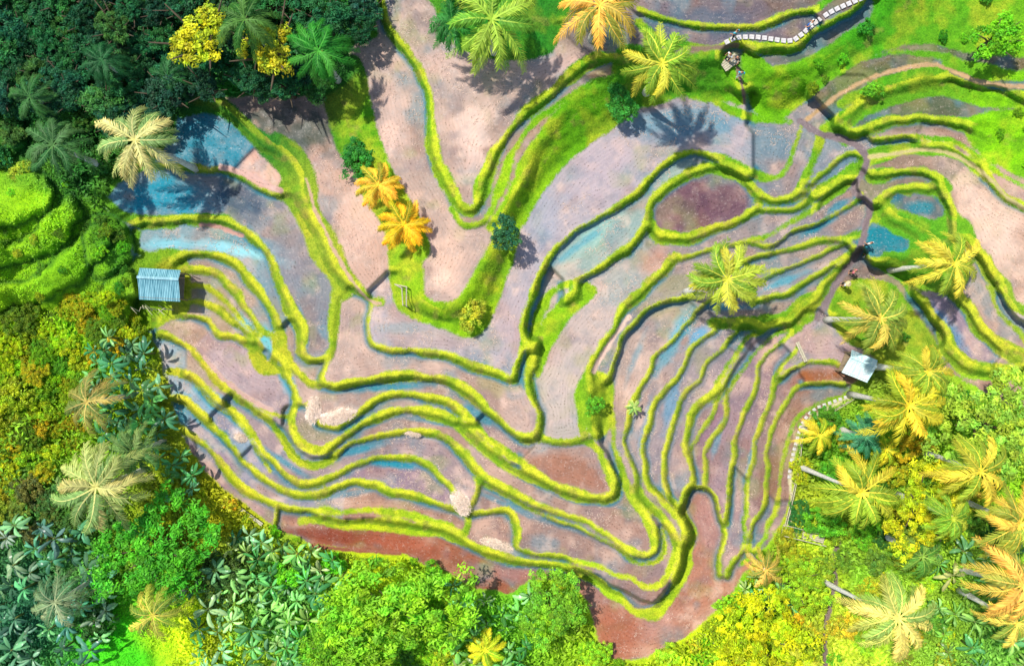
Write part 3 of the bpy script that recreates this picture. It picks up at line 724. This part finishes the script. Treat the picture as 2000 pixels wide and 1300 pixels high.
tree(1560,1140,60,(174,216,44),'yellow green tree above the dirt path on the right',3,1)
tree(1955,72,46,(124,204,34),'round green tree alone on the upper right bank',3,0)
tree(988,455,32,(60,126,86),'dark green round tree on the tip of the grassy spur',2,0)
tree(1215,205,36,(76,170,64),'green shrub on the bank edge above the wide grey paddy',1.5,2)
tree(920,615,32,(206,216,64),'yellow bush at the point of the grassy V bank',.6,0,'bush','bush')
tree(698,312,34,(66,160,56),'green bush on the bank above the small orange palms',.8,0,'bush','bush')
tree(1705,175,20,(140,216,54),'small lime bush on the upper right earth path',.4,0,'bush','bush')
tree(1692,55,20,(76,180,54),'small green bush below the stone slab path',.4,0,'bush','bush')
tree(42,335,24,(190,216,64),'small yellow bush on the left green steps',.4,0,'bush','bush')
tree(440,1125,56,(90,126,56),'dark olive bush at bottom left, below the big bright green tree',1,2,'bush','bush')
tree(190,1215,40,(70,126,56),'dark round bush on the bright green clearing',1,2,'bush','bush')
tree(1160,790,24,(114,192,44),'small green bush on the bank beside the long grey paddy',.4,0,'bush','bush')
def scatter(n,poly,rmin,rmax,cols,label,group,cat='bush',kind=0,h=None,name='bush',mind=.75,excl=None,lim=4):
    p=np.array(P(poly)); I_=inside(p); js,is_=np.where(I_&(sF>lim)&inframe); done=[]; k=0; tries=0
    while k<n and tries<n*40 and len(js):
        tries+=1; q=random.randrange(len(js)); x,y=xs[is_[q]],ys[js[q]]; rr=rmin+(rmax-rmin)*random.random()**1.6
        if (lim>0 and sF[js[q],is_[q]]<rr*.6) or pth[js[q],is_[q]]>.1 or G[js[q],is_[q]]>-5: continue
        if excl and any(math.hypot(x-a,y-b_)<c_ for a,b_,c_ in excl): continue
        if any(math.hypot(x-a,y-b_)<(rr+c_)*mind for a,b_,c_ in done): continue
        done.append((x,y,rr)); k+=1
        c=random.choice(cols); c=tuple(min(255,max(0,v_*random.uniform(.88,1.12))) for v_ in c)
        if kind=='banana': banana(x,y,rr,c,label,group)
        else: tree(x,y,rr,c,label,h if h is None else h*random.uniform(.6,1.3),random.choice(kind) if isinstance(kind,tuple) else kind,cat,name,group)
def banana_mesh(seed):
    rr=random.Random(seed); V=[];F=[];T=[]
    nl=rr.randint(7,10)
    for k in range(nl):
        a=k*2.4+rr.uniform(-.5,.5); e=rr.uniform(.25,1.1); Ln=rr.uniform(.65,1.15); w0=rr.uniform(.09,.14); br=rr.uniform(.55,1.35); tw=rr.uniform(-.6,.6); cu=rr.uniform(-.3,.3)
        m_=12
        for s in range(m_):
            q=s/(m_-1); rad=Ln*(.06+.94*q)*(1-.12*q); z=e*.8*q-.8*q*q*(1.1-.35*e)+.1; aa=a+cu*q*q
            w=w0*math.sin(math.pi*min(1,max(0,(q-.1)/.93)))**.5 if q>.12 else .012
            w*=rr.uniform(.72,1.08)
            c=np.array([rad*math.cos(aa),rad*math.sin(aa),z]); sd_=np.array([-math.sin(aa),math.cos(aa),tw])
            V+=[c+sd_*w+np.array([0,0,-w*.35]),c,c-sd_*w+np.array([0,0,-w*.35])]
            yl=1+.4*(q>.85)*rr.random()
            T+=[(br*.8*yl,br*.92,br*.8),(br*1.6,br*1.3,br*1.1),(br*.95*yl,br,br*.9)]
            if s:
                b_=len(V)-3; F+=[(b_-3,b_-2,b_+1,b_),(b_-2,b_-1,b_+2,b_+1)]
    return mesh('leaves',V,F,LEAFG,np.array(T))
BN=[banana_mesh(s) for s in range(9)]
mb=MB(); mb.tube([(0,0,-.2),(0,0,.5),(0,0,1.1)],[.1,.085,.05]); BST=mb.mesh('stem',STEM,True)
def banana(px,py,r_px,c,label,group):
    zg=zat(px,py); h=r_px*S*random.uniform(.7,1.6); loc=list(W(px,py,zg+h)); loc[2]=zg
    t=thing('banana_plant',label,'banana plant',loc,random.random()*6.28,group); s_=r_px*S
    st_=ob('stem',BST,t); st_.scale=(s_*.9,s_*.9,h); c_=ob('leaves',random.choice(BN),t,(0,0,h),c); c_.scale=(s_,)*3; c_.rotation_euler=(random.uniform(-.25,.25),random.uniform(-.25,.25),0)
ring=[(385,68,60),(522,88,60),(305,1075,95),(770,1195,120),(655,1268,65),(1815,995,65),(1930,830,80),(1490,1245,75),(1080,1185,50),(300,1245,60)]
BG=[(100,180,106),(126,202,120),(150,212,114),(170,220,154),(84,156,90)]
LIM=[(190,214,44),(150,204,34),(214,224,54)]
scatter(34,"200,650 330,690 350,850 290,880 190,860 170,720",22,36,[(80,160,102),(120,194,126),(66,136,86)],'dark green banana plant in the clump left of the lower terraces','banana plants left of the lower terraces','banana plant','banana',mind=.42)
scatter(8,"310,880 400,900 400,990 330,990",22,34,[(90,168,102),(116,186,106)],'banana plant beside the lower left corner of the terraces','banana plants by the terrace corner','banana plant','banana',mind=.42)
scatter(46,"-20,1020 220,1030 240,1160 160,1320 -20,1340",24,38,[(86,150,122),(106,170,132),(136,190,146),(70,130,92)],'bluish dark banana plant in the lower left corner','banana plants in the lower left corner','banana plant','banana',mind=.45,excl=ring)
scatter(74,"380,1150 470,1040 540,1050 690,1080 680,1180 600,1340 380,1340",22,38,BG,'green banana plant in the dense patch below the brown paddies','banana plants below the brown paddies','banana plant','banana',mind=.42,excl=ring)
scatter(26,"850,1120 1040,1140 1040,1230 1000,1340 860,1340",20,34,BG,'green banana plant between the big lime tree and the green tree','banana plants at bottom centre','banana plant','banana',mind=.5,excl=ring)
scatter(30,"1830,1060 2050,1060 2050,1340 1830,1340",22,38,[(126,190,96),(166,210,116),(106,176,106)],'banana plant in the lower right corner','banana plants in the lower right corner','banana plant','banana',mind=.5)
scatter(10,"1430,1130 1520,1080 1560,1180 1460,1200",20,30,BG,'banana plant below the terrace edge near the small orange brown palm','banana plants by the orange brown palm','banana plant','banana',mind=.5)
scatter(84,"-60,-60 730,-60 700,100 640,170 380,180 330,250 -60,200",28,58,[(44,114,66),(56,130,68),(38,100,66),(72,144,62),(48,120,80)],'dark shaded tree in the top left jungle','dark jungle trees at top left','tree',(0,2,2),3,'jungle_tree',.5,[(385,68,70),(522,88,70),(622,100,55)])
scatter(14,"-60,200 200,200 190,330 -60,330",20,36,[(50,120,56),(76,146,56)],'dark green shrub on the slope above the green steps','shrubs above the green steps','bush',(0,2),None,'shrub',.6,[(105,285,50),(42,335,50)])
scatter(18,"-60,330 150,360 180,440 100,600 -60,620",7,15,[(150,200,28),(100,170,30),(176,214,44)],'small lime shrub growing on the grassy steps at the left edge','small shrubs on the left green steps','bush',(0,1),None,'shrub',.7)
scatter(56,"-60,640 100,600 190,570 250,600 280,660 200,700 160,760 -60,780",18,42,[(174,206,24),(196,214,24),(140,190,30),(110,170,34)],'lime yellow shrub on the left hillside below the green steps','lime shrubs on the left hillside','bush',(0,1),None,'shrub',.5)
scatter(28,"-60,780 140,760 160,860 60,960 -60,960",22,44,[(176,196,34),(136,176,44),(196,204,34)],'yellow green shrub on the left edge above the olive palm','shrubs by the left edge','bush',(0,1,2),None,'shrub',.55)
scatter(14,"-60,940 120,960 220,1000 200,1050 -60,1040",20,40,[(116,146,64),(96,136,64),(156,176,54)],'dull green shrub below the large olive palm','shrubs below the olive palm','bush',(0,2),None,'shrub',.55)
scatter(10,"160,380 250,440 260,560 200,600 170,520",10,20,[(120,184,30),(80,150,34),(150,196,34)],'small green shrub left of the grey roofed hut','small shrubs left of the hut','bush',(0,2),None,'shrub',.6)
scatter(18,"380,970 440,960 600,1070 800,1090 1000,1170 1100,1130 1120,1150 1000,1190 800,1110 560,1090",9,18,LIM,'small lime shrub fringing the lower terrace edge','shrubs fringing the lower terrace edge','bush',(0,1),None,'shrub',.7)
scatter(32,"1150,1180 1190,1300 1280,1300 1420,1190 1520,1050 1600,1060 1600,1340 1120,1340",16,42,LIM,'yellow green shrub around the pointed paddy at the bottom','shrubs around the pointed paddy','bush',(0,1,2),None,'shrub',.6,ring)
scatter(18,"560,1090 700,1080 900,1120 900,1340 560,1340",18,38,[(150,206,44),(110,180,54),(180,214,44)],'lime green shrub crowding round the very large feathery tree','shrubs round the large lime tree','bush',(0,1,2),None,'shrub',.6,[(770,1195,90),(655,1268,50)])
scatter(36,"1560,840 1700,770 2050,760 2050,1080 1700,1080 1560,1040",18,42,[(90,166,44),(130,190,44),(190,210,44),(70,140,54)],'green shrub among the palms on the right slope','shrubs among the right palms','bush',(0,1,2),None,'shrub',.55,[(1815,995,60),(1930,830,70)])
scatter(32,"1640,1060 1860,1070 1860,1340 1570,1340 1600,1100",14,36,[(190,210,54),(140,190,54),(210,220,54),(110,170,54)],'light green shrub around the pale yellow palm','shrubs around the pale yellow palm','bush',(0,1,2),None,'shrub',.6)
scatter(6,"1880,220 2050,220 2050,340 1940,310",10,20,[(130,200,24),(160,210,24)],'lime shrub on the upper right slope','lime shrubs on the upper right slope','bush',0,None,'shrub',.7,None,-999)
scatter(8,"1460,110 1700,30 1800,-40 2050,-40 2050,100 1800,90 1560,200 1490,210",7,16,[(80,170,34),(120,190,34),(64,140,34)],'small green shrub on the wide grassy bank at upper right','small shrubs on the upper right bank','bush',0,None,'shrub',.8,None,-999)
scatter(6,"1640,560 1780,560 1830,700 1700,690",8,18,[(120,180,44),(90,150,44),(160,196,44)],'small shrub under the palm above the white roofed hut','small shrubs above the hut','bush',0,None,'shrub',.8,None,-999)
# ------------------------------------------------------------------ straw heaps (low, raked flat)
def heap(px,py,rx,ry,rot,label):
    z=zat(px,py); v=[];f=[];rr=random.Random(int(px)); R_,A_=7,26
    for i_ in range(R_+1):
        q=i_/R_
        for a in range(A_):
            t_=a*2*math.pi/A_; k=1+.14*math.sin(3*t_+px)+.1*math.sin(5*t_+py)+rr.uniform(-.09,.09)
            v.append((rx*S*q*k*math.cos(t_),ry*S*q*k*math.sin(t_),.2*(1-q*q)*rr.uniform(.6,1.2)-.02))
    for i_ in range(R_):
        for a in range(A_): f.append((i_*A_+a,(i_+1)*A_+a,(i_+1)*A_+(a+1)%A_,i_*A_+(a+1)%A_))
    t=thing('straw_heap',label,'straw heap',W(px,py,z+.05),-rot,None); ob('mound',mesh('mound',v,f,STRAW,None,False),t)
    r=np.random.default_rng(int(px)); n=420; a=r.uniform(0,6.28,n); q=r.uniform(0,1.25,n)**.6
    c=np.stack([rx*S*q*np.cos(a),ry*S*q*np.sin(a),.2*(1-np.minimum(q,1)**2)+.04],1); nn=np.stack([.2*np.cos(a),.2*np.sin(a),np.ones(n)],1)+r.normal(size=(n,3))*.3
    nn/=np.linalg.norm(nn,axis=1)[:,None]; vv,ff=diamonds(c,nn,r.uniform(.1,.32,n),r.uniform(.012,.03,n),r)
    ob('loose_stalks',mesh('loose_stalks',vv,ff,BLADE,np.repeat(np.array(lin((250,228,206)))[None]*r.uniform(.6,1.1,n)[:,None],4,axis=0)),t)
heap(612,800,12,22,.15,'pale straw heap at the left end of the terrace, upright one of the pair')
heap(660,812,30,13,-.25,'long pale straw heap right of the upright one')
heap(900,982,14,23,-.5,'pale straw heap on the bank above the small brown paddies')
heap(970,1062,28,8,.3,'thin pale straw heap at the foot of the small brown paddy')
heap(470,855,10,6,.3,'small pale straw heap beside the blue flooded strips at left')
heap(805,846,14,4,.3,'tiny pinkish straw heap on the bank in the centre')
# ------------------------------------------------------------------ huts
def roofmat(name,c,c2):
    m,nt,b,o=newmat(name); tc=N(nt,'ShaderNodeTexCoord').outputs['Object']
    mp=N(nt,'ShaderNodeMapping'); mp.inputs['Scale'].default_value=(5,.6,1); nt.links.new(tc,mp.inputs[0])
    n=noise(nt,1.6,5,mp.outputs[0]); nt.links.new(mix(nt,ramp(nt,n,.35,.65),lin(c),lin(c2)),b.inputs['Base Color']); b.inputs['Roughness'].default_value=.5
    return m
def hut(px,py,w,d,rz,mat,label,h=2.2,ridge=.3):
    z=zat(px,py); zr=z+h; loc=list(W(px,py,zr)); loc[2]=z
    t=thing('field_hut',label,'hut',loc,rz)
    n=72
    for part,(ya,za,yb,zb) in (('roof',(d*(.5-ridge),h+.45,-d*.5,h-.15)),('roof',(d*(.5-ridge),h+.45,d*.5,h+.1))):
        v=[];f=[]
        for i_ in range(n+1):
            x=-w/2+w*i_/n; dz=.035*math.sin(i_*math.pi/1.5)
            for q in range(4):
                s=q/3; v.append((x,ya+(yb-ya)*s,za+(zb-za)*s+dz-.03*math.sin(math.pi*s)))
        for i_ in range(n):
            for q in range(3): a=i_*4+q; f.append((a,a+4,a+5,a+1))
        ob('roof_panel',mesh('roof_panel',v,f,mat),t)
    mb=MB(); mb.box((0,d*(.5-ridge),h+.5),(w+.05,.22,.04)); ob('ridge_cap',mb.mesh('ridge_cap',mat),t)
    for x in (-1,1):
        for y in (-1,1):
            mb=MB(); mb.tube([(x*w*.42,y*d*.42,-.6),(x*w*.42,y*d*.42,h-.1)],.06); ob('post',mb.mesh('post',WOOD),t)
    for y in (-1,1):
        mb=MB(); mb.tube([(-w*.5,y*d*.42,h-.13),(w*.5,y*d*.42,h-.13)],.045); ob('beam',mb.mesh('beam',WOOD),t)
    mb=MB(); mb.box((0,0,.55),(w*.82,d*.82,.08)); ob('platform',mb.mesh('platform',WOOD),t)
    mb=MB(); mb.box((0,d*.40,1.0),(w*.8,.05,.8)); ob('back_wall',mb.mesh('back_wall',BAMB),t)
    for y in (-.5,.5):
        mb=MB(); mb.tube([(w*.5,d*y*.8,.2),(w*.62,d*y*.8,.9)],.04); ob('brace',mb.mesh('brace',WOOD),t)
hut(312,556,3.5,2.7,math.radians(-3),roofmat('grey_blue_corrugated_roof',(84,146,160),(156,206,214)),'grey blue corrugated roofed hut at the left end of the terraces')
hut(1679,715,2.5,2.2,math.radians(-22),roofmat('white_corrugated_roof',(170,212,216),(232,244,244)),'small white roofed hut beside the muddy yard on the right')
t=thing('branch_pile','tangle of bare pale branches below the grey roofed hut','branches',W(308,605,zat(308,605)))
for k in range(9):
    x0=-1.7+k*.42; mb=MB(); mb.tube([(x0,random.uniform(-.2,.2),.1),(x0+random.uniform(-.4,.4),random.uniform(-.1,.4),.8),(x0+random.uniform(-.9,.9),random.uniform(-.5,.5),1.2)],[.06,.045,.015],5)
    ob('branch',mb.mesh('branch',BAMB),t)
def along(s,step,off=0):
    p=smooth(P(s),2); L_=np.concatenate([[0],np.cumsum(np.hypot(*np.diff(p,axis=0).T))]); o_=[]
    for q in np.arange(off,L_[-1],step):
        x=np.interp(q,L_,p[:,0]); y=np.interp(q,L_,p[:,1]); x2=np.interp(q+2,L_,p[:,0]); y2=np.interp(q+2,L_,p[:,1]); x3=np.interp(q-2,L_,p[:,0]); y3=np.interp(q-2,L_,p[:,1])
        o_.append((x,y,math.atan2(-(y2-y3),x2-x3)))
    return o_
def slab_mesh(w,d):
    import bmesh
    bm=bmesh.new(); bmesh.ops.create_cube(bm,size=1); bmesh.ops.scale(bm,vec=(w,d,.09),verts=bm.verts); bmesh.ops.bevel(bm,geom=bm.edges[:],offset=.02,segments=1,affect='EDGES')
    me=bpy.data.meshes.new('slab'); bm.to_mesh(me); bm.free(); me.materials.append(STONE); return me
SL=slab_mesh(.40,.38); SL2=slab_mesh(.32,.3)
for (x,y,a) in along("1420,82 1440,74 1480,73 1540,80 1565,68 1590,46 1630,20 1700,-10",12.5):
    o=ob('paving_slab',SL,None,W(x,y,zat(x,y)+.1)); o.rotation_euler=(0,0,a+random.uniform(-.08,.08)); tag(o,'pale square slab in the curved slab path at upper right','paving slab','slabs of the upper right path')
for (x,y,a) in along("1662,772 1625,785 1590,800 1568,825 1556,860 1546,900 1540,940",11):
    o=ob('stepping_stone',SL2,None,W(x,y,zat(x,y)+.08)); o.rotation_euler=(0,0,a+random.uniform(-.15,.15)); tag(o,'pale stepping stone on the path down from the white roofed hut','stepping stone','stepping stones by the hut')
def rail(name,label,s,cat='fence',h=.95,step=22):
    pts=along(s,step); b=pts[0]; base=np.array(W(b[0],b[1],zat(b[0],b[1]))); t=thing(name,label,cat,tuple(base)); tp=[]
    for (x,y,a) in pts:
        z=zat(x,y); p=np.array(W(x,y,z))-base; mb=MB(); mb.tube([p-np.array([0,0,.3]),p+np.array([0,0,h])],.04,6); ob('post',mb.mesh('post',BAMB),t); tp.append(p)
    for k,hh_ in (('upper',h-.08),('lower',h*.5)):
        mb=MB(); mb.tube([p+np.array([0.03,0,hh_]) for p in tp],.04,6); ob('rail',mb.mesh('rail',BAMB),t)
rail('bamboo_railing','long bamboo railing curving down the right edge of the terraces',"1660,778 1620,802 1582,818 1562,850 1556,900 1545,960 1535,1000 1528,1030")
def plankway(name,label,a,b,w,cat='footbridge',rails=False,z=None):
    za=zat(*a)+.25; zb=zat(*b)+.25; za=zb=max(za,zb); A=np.array(W(a[0],a[1],za)); B_=np.array(W(b[0],b[1],zb)); d=B_-A; Ln=np.linalg.norm(d); t=thing(name,label,cat,tuple(A),math.atan2(d[1],d[0]))
    n=max(2,int(w/.16)); mb=MB()
    for k in range(n): mb.box((Ln/2,(k-(n-1)/2)*.17,0),(Ln,.14,.05))
    ob('deck',mb.mesh('deck',BAMB),t)
    mb=MB()
    for q in (.15,.85): mb.box((Ln*q,0,-.08),(.1,w*1.05,.08))
    ob('bearer',mb.mesh('bearer',WOOD),t)
    if rails:
        for sg in (-1,1):
            mb=MB(); mb.tube([(0,sg*w*.55,.8),(Ln,sg*w*.55,.8)],.04)
            ob('rail',mb.mesh('rail',BAMB),t)
            for q in (.03,.5,.97):
                mb=MB(); mb.tube([(Ln*q,sg*w*.55,-.1),(Ln*q,sg*w*.55,.84)],.035); ob('post',mb.mesh('post',BAMB),t)
plankway('footbridge','bamboo footbridge at the lower end of the railing',(1528,1032),(1610,1052),.9,'footbridge',True)
plankway('plank_crossing','narrow plank lying across the muddy yard beside the white roofed hut',(1557,668),(1574,706),.34,'plank')
plankway('plank_bench','grey wooden bench on the outer bank at lower left',(470,994),(512,1024),.3,'bench')
plankway('wooden_plank','thin grey plank on the slope at the bottom right of the pointed paddy',(1378,1236),(1402,1262),.18,'plank')
b0=np.array(W(785,585,zat(785,585))); t=thing('bamboo_gate','small rustic pole gate on the bank at the left corner of the grassy V','gate',tuple(b0))
for a,b_ in (((-.6,1.3,.1),(.6,1.0,1.6)),((.6,1,1.6),(.55,-.6,1.3)),((-.6,1.3,.1),(.2,.9,1.5)),((.2,.9,1.5),(.25,-.5,1.3)),((.55,-.6,1.3),(.5,-.6,0)),((.6,1,1.6),(.6,1,0)),((.25,-.5,1.3),(.25,-.5,0))):
    mb=MB(); mb.tube([a,b_],.05,6); ob('pole',mb.mesh('pole',BAMB),t)
plankway('stone_footbridge','small pale footbridge over the gully beside the upper visitors',(1412,132),(1440,112),.9,'footbridge')
# ------------------------------------------------------------------ people
def skin_mesh(name,verts,edges,mat,sub_=1):
    me=bpy.data.meshes.new(name); me.from_pydata([v[:3] for v in verts],edges,[]); o=bpy.data.objects.new(name,me); COL.objects.link(o)
    o.modifiers.new('s','SKIN'); 
    for i_,v in enumerate(verts): me.skin_vertices[0].data[i_].radius=(v[3],v[4] if len(v)>4 else v[3])
    me.skin_vertices[0].data[0].use_root=True
    m=o.modifiers.new('u','SUBSURF'); m.levels=sub_; m.render_levels=sub_
    dg=bpy.context.evaluated_depsgraph_get(); nm_=bpy.data.meshes.new_from_object(o.evaluated_get(dg)); bpy.data.objects.remove(o); nm_.materials.clear(); nm_.materials.append(mat)
    nm_.polygons.foreach_set('use_smooth',np.ones(len(nm_.polygons),bool)); nm_.name=name; return nm_
SKINM=plain('skin',(196,140,110),.6,.1); HAIRM=plain('dark_hair',(40,30,26),.7,.2)
def build_person(stride=.12):
    v=[(0,0,.95,.13,.1),(0,0,1.15,.12,.09),(0,0,1.36,.15,.1),(0,0,1.48,.055),(0,.01,1.56,.06),(0,.015,1.64,.085,.095),(0,.01,1.73,.06)]
    e=[(0,1),(1,2),(2,3),(3,4),(4,5),(5,6)]
    for sg in (-1,1):
        n=len(v); y=stride*sg
        v+=[(sg*.1,0,.88,.09),(sg*.11,y*.7,.5,.06),(sg*.11,y*.6-.03,.1,.04),(sg*.12,y*.6+.12,.04,.035)]; e+=[(0,n),(n,n+1),(n+1,n+2),(n+2,n+3)]
        m=len(v); v+=[(sg*.2,0,1.40,.055),(sg*.27,-y*.4,1.12,.042),(sg*.29,.12-y*.6,.90,.03),(sg*.29,.16-y*.6,.84,.03,.02)]; e+=[(2,m),(m,m+1),(m+1,m+2),(m+2,m+3)]
        for q,(dx,l) in enumerate(((-.03,.065),(-.01,.08),(.01,.075),(.03,.06))):
            k=len(v); v+=[(sg*.29+dx,.18-y*.6,.80,.009),(sg*.29+dx,.20-y*.6,.80-l*.6,.007)]; e+=[(m+3,k),(k,k+1)]
        k=len(v); v+=[(sg*.25,.2-y*.6,.82,.01)]; e+=[(m+3,k)]
    return v,e
v,e=build_person(); BODY=skin_mesh('body',v,e,SKINM)
sv=[(0,0,.93,.15,.12),(0,0,1.15,.14,.11),(0,0,1.38,.165,.12)]; se=[(0,1),(1,2)]
for sg in (-1,1): n=len(sv); sv+=[(sg*.2,0,1.41,.07),(sg*.25,-.12*sg*.3,1.2,.06)]; se+=[(2,n),(n,n+1)]
pv=[(0,0,.95,.14,.12)]; pe=[]
for sg in (-1,1): n=len(pv); pv+=[(sg*.1,0,.86,.105),(sg*.11,.12*sg*.7,.5,.075),(sg*.11,.12*sg*.6-.03,.15,.06)]; pe+=[(0,n),(n,n+1),(n+1,n+2)]
hv=[(0,-.02,1.66,.09,.1),(0,-.015,1.74,.075)]
def person(px,py,shirt,pants,rz,label,hat=None):
    t=thing('person',label,'person',W(px,py,zat(px,py)+.02),rz); ob('body',BODY,t)
    ob('shirt',skin_mesh('shirt',sv,se,plain('shirt_cloth',shirt,.9,.15)),t); ob('trousers',skin_mesh('trousers',pv,pe,plain('trouser_cloth',pants,.9,.15)),t)
    if hat:
        vv=[(0,0,1.92)]+[(.26*math.cos(a*.5236),.26*math.sin(a*.5236),1.74) for a in range(12)]; ob('hat',mesh('hat',vv,[(0,a+1,(a+1)%12+1) for a in range(12)],plain('hat_straw',hat)),t)
    else: ob('hair',skin_mesh('hair',hv,[(0,1)],HAIRM),t)
person(1430,74,(90,200,220),(40,50,70),.6,'person in a light blue shirt walking at the start of the slab path')
person(1575,56,(240,250,250),(60,120,200),1.2,'person in a white shirt walking on the curved slab path')
person(1418,118,(250,250,250),(30,40,60),2.2,'person in a white shirt standing on the small pale footbridge')
person(1432,124,(50,60,80),(200,200,200),2.4,'person in a dark shirt beside the white shirted one at the footbridge')
person(1440,152,(80,210,230),(240,240,240),3.0,'person in a turquoise shirt on the steps below the small footbridge')
person(1688,478,(240,240,240),(60,60,70),.3,'person in a white shirt on the path beside the teal pond')
person(1686,500,(120,200,220),(240,240,240),.2,'person in a pale blue shirt just below the one at the teal pond')
person(1658,532,(230,120,140),(50,50,60),.8,'person in a pink shirt at the bend of the gully path')
person(1642,556,(245,245,245),(40,40,40),.8,'person in a white shirt and straw hat at the bend of the gully path',(230,210,160))
# ------------------------------------------------------------------ light, sky, camera
w=bpy.data.worlds.new('World'); scene.world=w; w.use_nodes=True; nt=w.node_tree; bg=nt.nodes['Background']
sky=nt.nodes.new('ShaderNodeTexSky'); sky.sky_type='NISHITA'; sky.sun_disc=False
EL=math.radians(60); AZ=math.radians(-50)
sky.sun_elevation=EL; sky.sun_rotation=AZ
nt.links.new(sky.outputs[0],bg.inputs[0]); bg.inputs[1].default_value=.15
from mathutils import Vector
sdv=Vector((math.sin(AZ)*math.cos(EL),math.cos(AZ)*math.cos(EL),math.sin(EL)))
sl=bpy.data.lights.new('sun','SUN'); sl.energy=4.7; sl.angle=math.radians(1.2); sl.color=(1,.96,.88)
so=bpy.data.objects.new('sun',sl); COL.objects.link(so); so.rotation_euler=sdv.to_track_quat('Z','Y').to_euler(); so.location=(0,0,60)
cam=bpy.data.cameras.new('camera'); cam.sensor_width=36; cam.lens=18/(1000*S/HC); cam.clip_end=5000
camo=bpy.data.objects.new('camera',cam); COL.objects.link(camo); camo.location=(0,0,HC); scene.camera=camo
scene.view_settings.view_transform='Standard'; scene.view_settings.look='None'; scene.view_settings.exposure=0
